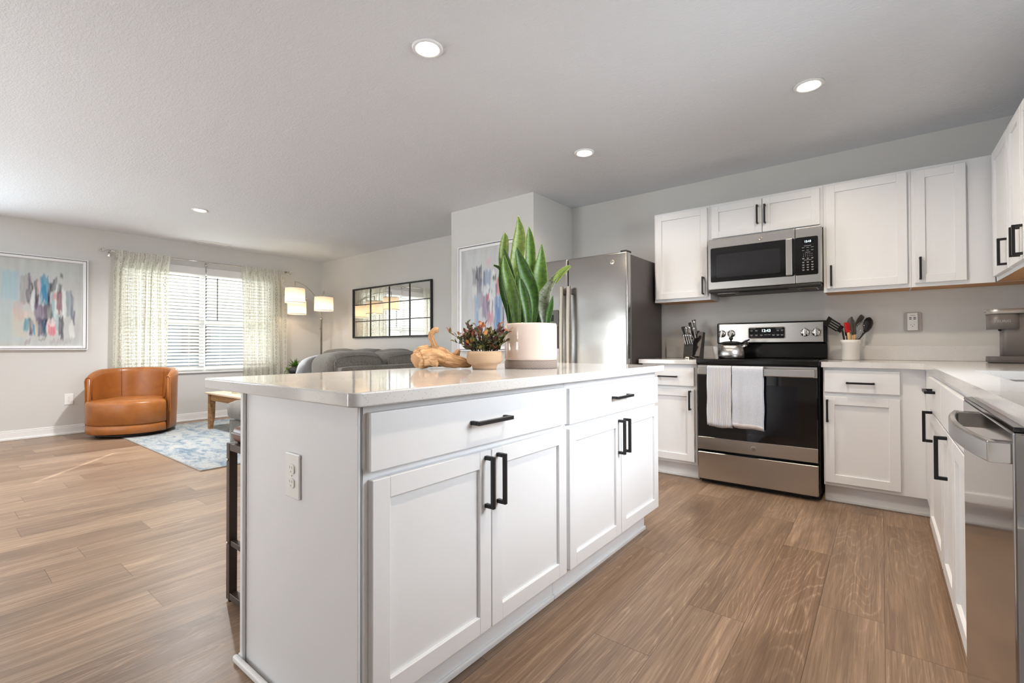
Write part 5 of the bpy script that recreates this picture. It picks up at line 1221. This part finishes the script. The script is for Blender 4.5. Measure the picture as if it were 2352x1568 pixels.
# ------------------------------------------------------------------ coffee table and books
ct = thing('coffee_table', 'low acacia wood coffee table on the rug behind the chair', 'table', (-5.9, 2.5, 0.009))
TX0, TX1, TY0, TY1, TZ = -6.52, -5.40, 2.205, 2.84, 0.46
m = MB(); m.box(TX0, TX1, TY0, TY1, TZ-0.022, TZ, 0.004, 2); m.build('tabletop', M['table_top'], ct)
m = MB()
m.box(TX0+0.09, TX1-0.09, TY0+0.035, TY0+0.055, TZ-0.10, TZ-0.0225); m.box(TX0+0.09, TX1-0.09, TY1-0.055, TY1-0.035, TZ-0.10, TZ-0.0225); m.box(TX0+0.035, TX0+0.055, TY0+0.09, TY1-0.09, TZ-0.10, TZ-0.0225); m.box(TX1-0.055, TX1-0.035, TY0+0.09, TY1-0.09, TZ-0.10, TZ-0.0225)
m.build('apron', M['table_wood'], ct)
for sx in (0, 1):
    for sy in (0, 1):
        x = TX0+0.025 if sx == 0 else TX1-0.085; y = TY0+0.025 if sy == 0 else TY1-0.085
        m = MB(); b = m.bm
        rows = [[(x+i, y+j, z) for i, j in ((0, 0), (w, 0), (w, w), (0, w))] for z, w in ((0.0095, 0.042), (0.15, 0.058), (TZ-0.12, 0.062), (TZ-0.0228, 0.062))]
        m.grid(rows, close_v=True, caps=True); m.build('leg', M['table_wood'], ct, False)
for q, (z, th, c, lab) in enumerate(((TZ+0.0006, 0.026, srgb(120, 126, 84), 'olive-covered book at the bottom of the stack on the coffee table'), (TZ+0.0275, 0.022, srgb(44, 44, 42), 'dark-covered book on top of the stack on the coffee table'))):
    bk = thing('book', lab, 'book', (-6.02, 2.47, z), 'books on the coffee table')
    rt = Matrix.Translation((-6.0, 2.46, 0)) @ Matrix.Rotation(R(8+q*6), 4, 'Z')
    m = MB(rt); m.box(-0.13, 0.13, -0.095, 0.095, z, z+0.003); m.box(-0.13, 0.13, -0.095, 0.095, z+th-0.003, z+th); m.box(0.127, 0.13, -0.095, 0.095, z+0.003, z+th-0.003); m.build('cover', mat('book_cover', c, 0.6), bk)
    m = MB(rt); m.box(-0.125, 0.126, -0.091, 0.091, z+0.0032, z+th-0.0032); m.build('pages', M['paper'], bk)

# ------------------------------------------------------------------ end table with plant and vase
et = thing('end_table', 'small dark end table in the living room corner beneath the floor lamp', 'table', (-7.08, 3.66, 0))
m = MB(); m.box(-7.33, -6.88, 3.46, 3.92, 0.565, 0.590, 0.004); m.build('tabletop', M['bronze'], et)
for x in (-7.32, -6.92):
    for y in (3.47, 3.88): MB().box(x, x+0.03, y, y+0.03, 0.0005, 0.5645).build('leg', M['bronze'], et)
MB().box(-7.285, -6.925, 3.475, 3.905, 0.20, 0.215).build('shelf', M['bronze'], et)
PV = Vector((-7.10, 3.62, 0.5908))
pp = thing('succulent', 'spiky succulent in a round charcoal pot on the end table', 'plant', PV)
MB().lathe([(0.0, 0.0), (0.04, 0.0), (0.075, 0.03), (0.085, 0.06), (0.075, 0.095), (0.045, 0.108), (0.045, 0.118), (0.038, 0.118), (0.038, 0.10), (0.0, 0.10)], PV, 32).build('pot', M['dk_ceramic'], pp, True)
m = MB(); rr = random.Random(5)
for q in range(26):
    an = rr.uniform(0, 6.28); el = rr.uniform(0.25, 1.4); L = rr.uniform(0.10, 0.16); d = Vector((math.cos(an)*math.cos(el), math.sin(an)*math.cos(el), math.sin(el)))
    b = PV+Vector((0, 0, 0.105)); m.tube([b, b+d*L*0.5+Vector((0, 0, 0.01)), b+d*L], [0.008, 0.009, 0.001], 6)
m.build('spiky_leaves', M['leaf_b'], pp, True)
m = MB()
for q in range(60):
    p = PV+Vector((-0.05, -0.06, 0.10))+Vector((rr.uniform(-0.05, 0.03), rr.uniform(-0.05, 0.03), -abs(rr.gauss(0, 0.05)))); d = Vector((rr.uniform(-1, 1), rr.uniform(-1, 1), rr.uniform(-1, 0.6))).normalized()*0.02
    m.tube([p, p+d*0.5, p+d], [0.002, 0.008, 0.001], 5)
m.build('trailing_leaves', M['leaf_a'], pp, True)
tag(MB().lathe([(0.0, 0.0), (0.075, 0.0), (0.085, 0.02), (0.085, 0.13), (0.080, 0.145), (0.060, 0.165), (0.042, 0.178), (0.040, 0.198), (0.044, 0.205), (0.034, 0.205), (0.032, 0.18), (0.0, 0.17)], (-7.05, 3.79, 0.5908), 36).build('vase', M['yellow'], None, True), 'mustard yellow ceramic vase next to the succulent on the end table', 'vase')

# ------------------------------------------------------------------ arc floor lamp with three drum shades
fl = thing('floor_lamp', 'brushed nickel arc floor lamp with three lit drum shades in the corner', 'lamp', (-7.0, 4.0, 0))
LB = Vector((-7.0, 4.0, 0))
MB().lathe([(0.0, 0.0006), (0.15, 0.0006), (0.152, 0.010), (0.148, 0.022), (0.03, 0.030), (0.0, 0.032)], LB, 44).build('base', M['nickel'], fl, True)
MB().lathe([(0.016, 0.03), (0.016, 1.44), (0.020, 1.445), (0.020, 1.47), (0.0, 1.475)], LB, 20).build('pole', M['nickel'], fl, True)
MB().lathe([(0.0, 0.0), (0.009, 0.0), (0.009, -0.02), (0.0, -0.022)], LB+Vector((0, -0.018, 1.30)), 14, axis='Y').build('switch', M['nickel'], fl)
def shade_mat():
    m = bpy.data.materials.new('drum_shade_linen'); m.use_nodes = True; t = NT(m); nt = m.node_tree; nt.nodes.remove(t.b)
    d = t.n('ShaderNodeBsdfDiffuse'); tl = t.n('ShaderNodeBsdfTranslucent'); c = srgb(250, 240, 226); d.inputs[0].default_value = c; tl.inputs[0].default_value = c
    m1 = t.n('ShaderNodeMixShader'); m1.inputs[0].default_value = 0.5; t.l(d.outputs[0], m1.inputs[1]); t.l(tl.outputs[0], m1.inputs[2]); t.l(m1.outputs[0], nt.nodes['Material Output'].inputs[0]); return m
SM = shade_mat()
def arc(c, z0, z1, reach_z):
    S = LB+Vector((0, 0, 1.46)); T = Vector((c[0], c[1], reach_z)); pts = []
    for q in range(17):
        a = math.pi/2*q/16; s = 1-math.cos(a); h = math.sin(a)
        pts.append(Vector((S.x+(T.x-S.x)*s, S.y+(T.y-S.y)*s, S.z+(T.z-S.z)*h)))
    am = MB().tube(pts, 0.0055, 8).build('arm', M['nickel'], fl, True)
    MB().tube([T+Vector((0, 0, 0.004)), (c[0], c[1], z1-0.03)], 0.008, 10).build('drop_rod', M['nickel'], am, True)
    rr_ = 0.135
    m = MB(); m.lathe([(rr_-0.003, z1), (rr_, z0)], (c[0], c[1], 0), 48); sh = m.build('lamp_shade', SM, fl, True)
    m = MB()
    for r_, z in ((rr_-0.0025, z1), (rr_+0.0005, z0)): m.lathe([(r_-0.0015, z-0.004), (r_+0.0015, z-0.004), (r_+0.0015, z+0.004), (r_-0.0015, z+0.004), (r_-0.0015, z-0.004)], (c[0], c[1], 0), 48)
    m.build('shade_trim', M['pillow'], sh, True)
    m = MB(); m.tube([(c[0]-rr_+0.012, c[1], z1-0.03), (c[0]+rr_-0.012, c[1], z1-0.03)], 0.002, 6); m.tube([(c[0], c[1]-rr_+0.012, z1-0.03), (c[0], c[1]+rr_-0.012, z1-0.03)], 0.002, 6); m.build('spider', M['nickel'], sh)
    zc = (z0+z1)/2-0.01
    MB().lathe([(0.0, -0.045), (0.018, -0.04), (0.03, -0.015), (0.027, 0.008), (0.013, 0.03), (0.0, 0.03)], (c[0], c[1], zc), 20).build('bulb', M['bulb'], sh, True)
    d = bpy.data.lights.new('bulb_light', 'POINT'); d.energy = 2.6; d.color = (1, 0.74, 0.48); d.shadow_soft_size = 0.035
    o = bpy.data.objects.new('bulb_light', d); COL.objects.link(o); o.location = (c[0], c[1], zc-0.055); o.parent = fl; o.matrix_parent_inverse = Matrix.Translation(-LB)
arc((-6.66, 3.40), 1.650, 1.860, 1.955); arc((-7.15, 3.68), 1.520, 1.730, 1.80); arc((-6.58, 3.80), 1.553, 1.757, 1.84)

# ------------------------------------------------------------------ wall mirror
mr = thing('wall_mirror', 'black framed window-pane mirror on the living room wall above the sofa', 'mirror', (-5.594, YM-0.01, 1.143))
mx0, mx1, mz0, mz1 = -6.50, -4.687, 1.143, 1.905
m = MB(); y0, y1 = YM-0.030, YM-0.001
m.box(mx0, mx0+0.022, y0, y1, mz0, mz1); m.box(mx1-0.022, mx1, y0, y1, mz0, mz1); m.box(mx0+0.022, mx1-0.022, y0, y1, mz0, mz0+0.022); m.box(mx0+0.022, mx1-0.022, y0, y1, mz1-0.022, mz1)
m.build('frame', M['black'], mr)
MB().box(mx0+0.022, mx1-0.022, YM-0.014, YM-0.004, mz0+0.022, mz1-0.022).build('glass', M['mirror'], mr)
m = MB()
for q in range(1, 4): x = mx0+(mx1-mx0)*q/4; m.box(x-0.007, x+0.007, YM-0.022, YM-0.0142, mz0+0.022, mz1-0.022)
for q in range(1, 3): z = mz0+(mz1-mz0)*q/3; m.box(mx0+0.022, mx1-0.022, YM-0.0205, YM-0.0143, z-0.006, z+0.006)
m.build('grid_bar', M['black'], mr)
# ------------------------------------------------------------------ framed abstract paintings
def painting(parent, tf, w, h, base, strokes, seed):
    """canvas painted with soft vertical dabs; u right, v up, both 0..1"""
    nx, ny = 150, 190; verts = []; cols = []
    for j in range(ny+1):
        for i in range(nx+1): verts.append(tf @ Vector((w*i/nx, 0, h*j/ny)))
    faces = [(j*(nx+1)+i, j*(nx+1)+i+1, (j+1)*(nx+1)+i+1, (j+1)*(nx+1)+i) for j in range(ny) for i in range(nx)]
    N3 = noise.noise
    for j in range(ny+1):
        for i in range(nx+1):
            u, v = i/nx, j/ny
            k = 0.5+0.5*N3((u*3+seed, v*3, 0)); k2 = 0.5+0.5*N3((u*14+seed, v*3, 4))
            c = [base[0][q]*(1-k)+base[1][q]*k for q in range(3)]; c = [x_*(0.86+0.26*k2) for x_ in c]
            for n_, (u0, u1, v0, v1, col, al) in enumerate(strokes):
                wu = 0.018*N3((v*9+n_*3.1, u*4, seed)); wv = 0.05*N3((u*34+n_*1.7, v*2, seed+2))
                uu, vv = u+wu, v+wv
                if uu < u0-0.02 or uu > u1+0.02 or vv < v0-0.05 or vv > v1+0.05: continue
                fu = min(1, max(0, min(uu-u0, u1-uu)/0.012+0.5)); fv = min(1, max(0, min(vv-v0, v1-vv)/0.03+0.5))
                st = 0.80+0.50*N3((u*46+n_*5, v*5, seed+9))
                a = al*fu*fv*min(1, max(0.12, st)); cc = col
                c = [c[q]*(1-a)+cc[q]*a for q in range(3)]
            cols.append(c)
    me = bpy.data.meshes.new('canvas'); me.from_pydata(verts, [], faces)
    at_ = me.color_attributes.new('col', 'FLOAT_COLOR', 'POINT')
    at_.data.foreach_set('color', [x_ for c in cols for x_ in (c[0], c[1], c[2], 1.0)])
    me.materials.append(M['paint']); o = bpy.data.objects.new('canvas', me); COL.objects.link(o); o.parent = parent; o.matrix_parent_inverse = Matrix.Translation(-world_of(parent)); return o
def picture(label, tf, w, h, base, strokes, seed):
    p = thing('framed_painting', label, 'painting', tuple(tf @ Vector((w/2, 0.0, 0))))
    m = MB(tf)
    for a, b, c, d in ((0, 0.010, 0, h), (w-0.010, w, 0, h), (0.010, w-0.010, 0, 0.010), (0.010, w-0.010, h-0.010, h)): m.box(a, b, 0.0008, 0.040, c, d, 0.0015)
    for a, b, c, d in ((0.016, 0.044, 0.016, h-0.016), (w-0.044, w-0.016, 0.016, h-0.016), (0.044, w-0.044, 0.016, 0.044), (0.044, w-0.044, h-0.044, h-0.016)): m.box(a, b, 0.0008, 0.034, c, d, 0.003)
    m.build('frame', M['frame'], p)
    m = MB(tf)
    for a, b, c, d in ((0.010, 0.016, 0.010, h-0.010), (w-0.016, w-0.010, 0.010, h-0.010), (0.016, w-0.016, 0.010, 0.016), (0.016, w-0.016, h-0.016, h-0.010)): m.box(a, b, 0.0008, 0.026, c, d)
    m.build('inner_groove', M['frame_dk'], p)
    painting(p, tf @ Matrix.Translation((0.04, 0.018, 0.04)), w-0.08, h-0.08, base, strokes, seed)
    return p
c_ = lambda r, g, b: srgb(r, g, b)[:3]
S1 = [(0.0, 0.34, 0.05, 0.85, c_(176, 200, 206), .55), (0.12, 0.30, 0.52, 0.84, c_(150, 190, 204), .5), (0.30, 0.98, 0.78, 0.96, c_(198, 206, 204), .5), (0.28, 0.86, 0.10, 0.80, c_(196, 196, 196), .5),
 (0.30, 0.42, 0.48, 0.80, c_(150, 140, 142), .6), (0.22, 0.36, 0.10, 0.42, c_(206, 196, 176), .6), (0.24, 0.33, 0.30, 0.50, c_(206, 168, 164), .5), (0.39, 0.415, 0.50, 0.82, c_(104, 98, 112), .8), (0.415, 0.435, 0.62, 0.74, c_(34, 30, 40), .95),
 (0.37, 0.40, 0.50, 0.66, c_(98, 92, 110), .8), (0.42, 0.46, 0.40, 0.62, c_(222, 228, 230), .8), (0.455, 0.495, 0.44, 0.74, c_(58, 44, 62), .95), (0.475, 0.50, 0.50, 0.58, c_(70, 52, 74), .9), (0.48, 0.535, 0.62, 0.80, c_(218, 186, 190), .8),
 (0.515, 0.61, 0.48, 0.82, c_(70, 152, 186), .95), (0.53, 0.58, 0.52, 0.70, c_(40, 124, 170), .8), (0.60, 0.63, 0.46, 0.74, c_(24, 28, 56), .95), (0.635, 0.66, 0.62, 0.72, c_(22, 26, 46), .9), (0.655, 0.70, 0.66, 0.80, c_(50, 60, 74), .75), (0.68, 0.72, 0.64, 0.72, c_(228, 232, 232), .8), (0.70, 0.75, 0.62, 0.72, c_(40, 56, 66), .8), (0.73, 0.765, 0.78, 0.84, c_(80, 74, 70), .8),
 (0.63, 0.67, 0.30, 0.60, c_(128, 178, 188), .85), (0.66, 0.70, 0.52, 0.62, c_(216, 150, 160), .9), (0.665, 0.71, 0.32, 0.56, c_(220, 228, 226), .85), (0.695, 0.755, 0.42, 0.63, c_(126, 62, 82), .92), (0.715, 0.735, 0.36, 0.50, c_(150, 74, 92), .8), (0.76, 0.80, 0.34, 0.68, c_(226, 230, 228), .9), (0.80, 0.87, 0.34, 0.66, c_(138, 154, 162), .85), (0.86, 0.885, 0.30, 0.62, c_(96, 100, 120), .7),
 (0.46, 0.60, 0.26, 0.48, c_(112, 92, 122), .9), (0.55, 0.64, 0.28, 0.50, c_(94, 94, 100), .85), (0.48, 0.56, 0.12, 0.32, c_(94, 88, 110), .9), (0.56, 0.585, 0.10, 0.30, c_(18, 40, 76), .95), (0.53, 0.57, 0.12, 0.28, c_(36, 82, 108), .8), (0.39, 0.455, 0.28, 0.40, c_(206, 200, 188), .9), (0.36, 0.385, 0.30, 0.40, c_(226, 206, 190), .8), (0.345, 0.40, 0.16, 0.30, c_(92, 152, 166), .9), (0.395, 0.42, 0.12, 0.30, c_(66, 66, 74), .9), (0.425, 0.445, 0.12, 0.30, c_(92, 86, 104), .8), (0.445, 0.465, 0.12, 0.24, c_(50, 140, 184), .95), (0.46, 0.49, 0.10, 0.28, c_(206, 196, 168), .8),
 (0.59, 0.70, 0.18, 0.31, c_(230, 208, 208), .9), (0.60, 0.69, 0.14, 0.25, c_(214, 112, 128), .92), (0.68, 0.71, 0.22, 0.40, c_(150, 186, 196), .8), (0.715, 0.74, 0.14, 0.36, c_(70, 84, 100), .85), (0.74, 0.775, 0.08, 0.36, c_(38, 40, 62), .95), (0.84, 0.90, 0.10, 0.28, c_(222, 226, 222), .85), (0.88, 0.90, 0.24, 0.42, c_(82, 80, 104), .85), (0.36, 0.42, 0.02, 0.08, c_(152, 146, 148), .7), (0.62, 0.86, 0.02, 0.08, c_(172, 168, 166), .6), (0.50, 0.58, 0.075, 0.095, c_(120, 118, 104), .6), (0.93, 0.97, 0.15, 0.80, c_(186, 182, 178), .5)]
picture('large white framed abstract painting left of the curtained window', Matrix(((0, 1, 0, XW), (1, 0, 0, 0.45), (0, 0, 1, 0.983), (0, 0, 0, 1))), 0.828, 1.06, (c_(186, 186, 182), c_(198, 204, 204)), S1, 1.0)
S2 = [(0.10, 0.95, 0.80, 0.95, c_(202, 208, 208), .5), (0.12, 0.90, 0.10, 0.80, c_(196, 200, 206), .5), (0.20, 0.30, 0.62, 0.80, c_(120, 116, 124), .7), (0.27, 0.38, 0.68, 0.82, c_(74, 74, 84), .9), (0.29, 0.37, 0.54, 0.70, c_(104, 108, 124), .9), (0.28, 0.38, 0.40, 0.56, c_(150, 146, 164), .8), (0.20, 0.28, 0.50, 0.64, c_(216, 218, 220), .8), (0.40, 0.54, 0.62, 0.78, c_(142, 160, 186), .85), (0.41, 0.44, 0.52, 0.76, c_(60, 72, 106), .8), (0.46, 0.54, 0.80, 0.88, c_(214, 176, 186), .6), (0.40, 0.54, 0.50, 0.60, c_(220, 228, 232), .9), (0.50, 0.56, 0.54, 0.58, c_(60, 76, 104), .8), (0.57, 0.63, 0.66, 0.72, c_(54, 52, 60), .9), (0.55, 0.60, 0.70, 0.76, c_(228, 232, 232), .8), (0.63, 0.70, 0.52, 0.68, c_(206, 120, 136), .92), (0.52, 0.62, 0.50, 0.66, c_(206, 214, 214), .8), (0.61, 0.64, 0.40, 0.62, c_(90, 100, 130), .8),
 (0.38, 0.48, 0.28, 0.52, c_(134, 118, 148), .9), (0.45, 0.50, 0.46, 0.53, c_(190, 76, 92), .92), (0.48, 0.52, 0.26, 0.46, c_(104, 84, 108), .8), (0.52, 0.60, 0.32, 0.50, c_(222, 222, 226), .85), (0.55, 0.57, 0.32, 0.46, c_(84, 78, 104), .8), (0.48, 0.58, 0.22, 0.34, c_(196, 134, 150), .85), (0.59, 0.72, 0.12, 0.50, c_(112, 146, 190), .9), (0.62, 0.68, 0.18, 0.40, c_(84, 122, 178), .8), (0.73, 0.76, 0.10, 0.40, c_(70, 66, 92), .85), (0.78, 0.86, 0.30, 0.62, c_(150, 170, 196), .8), (0.24, 0.33, 0.08, 0.52, c_(150, 172, 198), .8), (0.27, 0.30, 0.04, 0.36, c_(128, 156, 190), .7), (0.36, 0.46, 0.10, 0.28, c_(204, 214, 222), .7)]
picture('white framed abstract painting on the boxed-out wall behind the snake plant', Matrix(((1, 0, 0, -3.477), (0, -1, 0, BY), (0, 0, 1, 0.963), (0, 0, 0, 1))), 0.828, 1.075, (c_(188, 188, 186), c_(202, 206, 208)), S2, 6.0)

# ------------------------------------------------------------------ blinds
def blind(label, y0, y1, wand_y, wand_m):
    b = thing('window_blind', label, 'blind', (XW-0.02, (y0+y1)/2, 0.70))
    m = MB(); m.box(XW-0.045, XW+0.006, y0, y1, 2.028, 2.074, 0.003); hr = m.build('headrail', M['trim'], b)
    m = MB(); m.box(XW+0.0065, XW+0.014, y0-0.004, y1+0.004, 2.02, 2.12, 0.003); m.build('valance', M['trim'], b)
    m = MB(); n = 29; zt, zb = 2.005, 0.735
    for q in range(n):
        z = zt-(zt-zb)*q/(n-1); a = R(38)
        rt = Matrix.Translation((XW-0.020, (y0+y1)/2, z)) @ Matrix.Rotation(-a, 4, 'Y')
        m.box(-0.025, 0.025, -(y1-y0)/2, (y1-y0)/2, -0.0014, 0.0014, 0.0, 1, rt)
    m.build('slats', M['blind'], b)
    mbox('bottom_rail', M['trim'], b, XW-0.044, XW+0.004, y0, y1, 0.688, 0.708, 0.003)
    m = MB()
    for yy in (y0+0.18, y1-0.18):
        for xx in (XW-0.0445, XW+0.0045): m.box(xx-0.0006, xx+0.0006, yy-0.0012, yy+0.0012, 0.708, 2.03)
    m.build('ladder_cord', M['trim'], b)
    if wand_y: MB().tube([(XW+0.018, wand_y, 1.99), (XW+0.018, wand_y, 1.385)], 0.0055, 8).build('tilt_wand', wand_m, b, True)
    return b
blind('white slatted blind over the left window sash', WY0+0.012, 2.517, None, None)
blind('white slatted blind over the right window sash, with a dark tilt wand', 2.546, WY1-0.012, 2.672, M['blk_nyl'])

# ------------------------------------------------------------------ curtain rod and panels
RXc, RZ = XW+0.095, 2.188
rd = thing('curtain_rod', 'chrome curtain rod with crystal finials above the living room window', 'curtain rod', (RXc, 2.53, RZ))
MB().tube([(RXc, 1.462, RZ), (RXc, 3.628, RZ)], 0.0085, 14).build('rod', M['chrome'], rd, True)
for s_, y in ((-1, 1.462), (1, 3.628)):
    fn = MB().lathe([(0.0, 0.0002*s_), (0.014, 0.0002*s_), (0.017, 0.008*s_), (0.009, 0.016*s_), (0.009, 0.024*s_), (0.016, 0.032*s_), (0.0, 0.034*s_)], (RXc, y, RZ), 16, axis='Y').build('finial_collar', M['chrome'], rd, True)
    MB().lathe([(0.0, -0.027), (0.018, -0.018), (0.030, 0.0), (0.018, 0.018), (0.0, 0.027)], (RXc, y+s_*0.060, RZ), 8, axis='Y').build('finial_crystal', M['glass'], fn, False)
for y in (1.475, 2.53, 3.615):
    m = MB(); m.tube([(XW+0.003, y, RZ-0.03), (XW+0.05, y, RZ-0.03), (RXc, y, RZ-0.0095)], 0.005, 8); m.box(XW+0.0005, XW+0.004, y-0.012, y+0.012, RZ-0.06, RZ); m.build('bracket', M['chrome'], rd)
def curtain(label, y0, y1, yb0, yb1, seed):
    nx, nz = 180, 60; rows = []; rr = random.Random(seed)
    ph = [rr.uniform(0, 6.28) for _ in range(6)]; zt, zb = RZ+0.018, 0.045
    for i in range(nx+1):
        u = i/nx; row = []
        for j in range(nz+1):
            v = j/nz; z = zt-(zt-zb)*v
            g = min(1, v/0.14); g = g*g*(3-2*g)
            pin = 1-0.10*math.exp(-((v-0.06)/0.05)**2)
            yt = y0+(y1-y0)*u; ybb = yb0+(yb1-yb0)*u
            y = yt+(ybb-yt)*g
            d = 0.034*math.sin(u*44+ph[0]+0.5*math.sin(v*3+ph[1]))*(0.35+0.65*g)+0.014*math.sin(u*19+ph[2]+v*1.2)*g+0.007*math.sin(u*90+ph[3]+v*2)*(1-0.5*g)
            yo = 0.012*math.sin(u*44+ph[0]+1.4+v)*g+0.012*math.sin(u*13+ph[4]+v*3)*g
            xo = RXc+d*0.9
            if v < 0.035: xo = RXc+(0.0125+abs(d)*0.35)
            row.append((max(XW+0.035, xo), y+yo, z))
        rows.append(row)
    m = MB(); m.grid(rows, uv=lambda a, b: (a/nx, 1-b/nz)); o = m.build('curtain', M['curtain'], None, True)
    # back half of the rod pocket
    return tag(o, label, 'curtain')
curtain('sheer striped curtain panel left of the blinds, behind the leather chair', 1.503, 2.085, 1.485, 2.045, 4)
curtain('sheer patterned curtain panel right of the blinds, beside the floor lamp', 2.965, 3.585, 2.975, 3.622, 9)
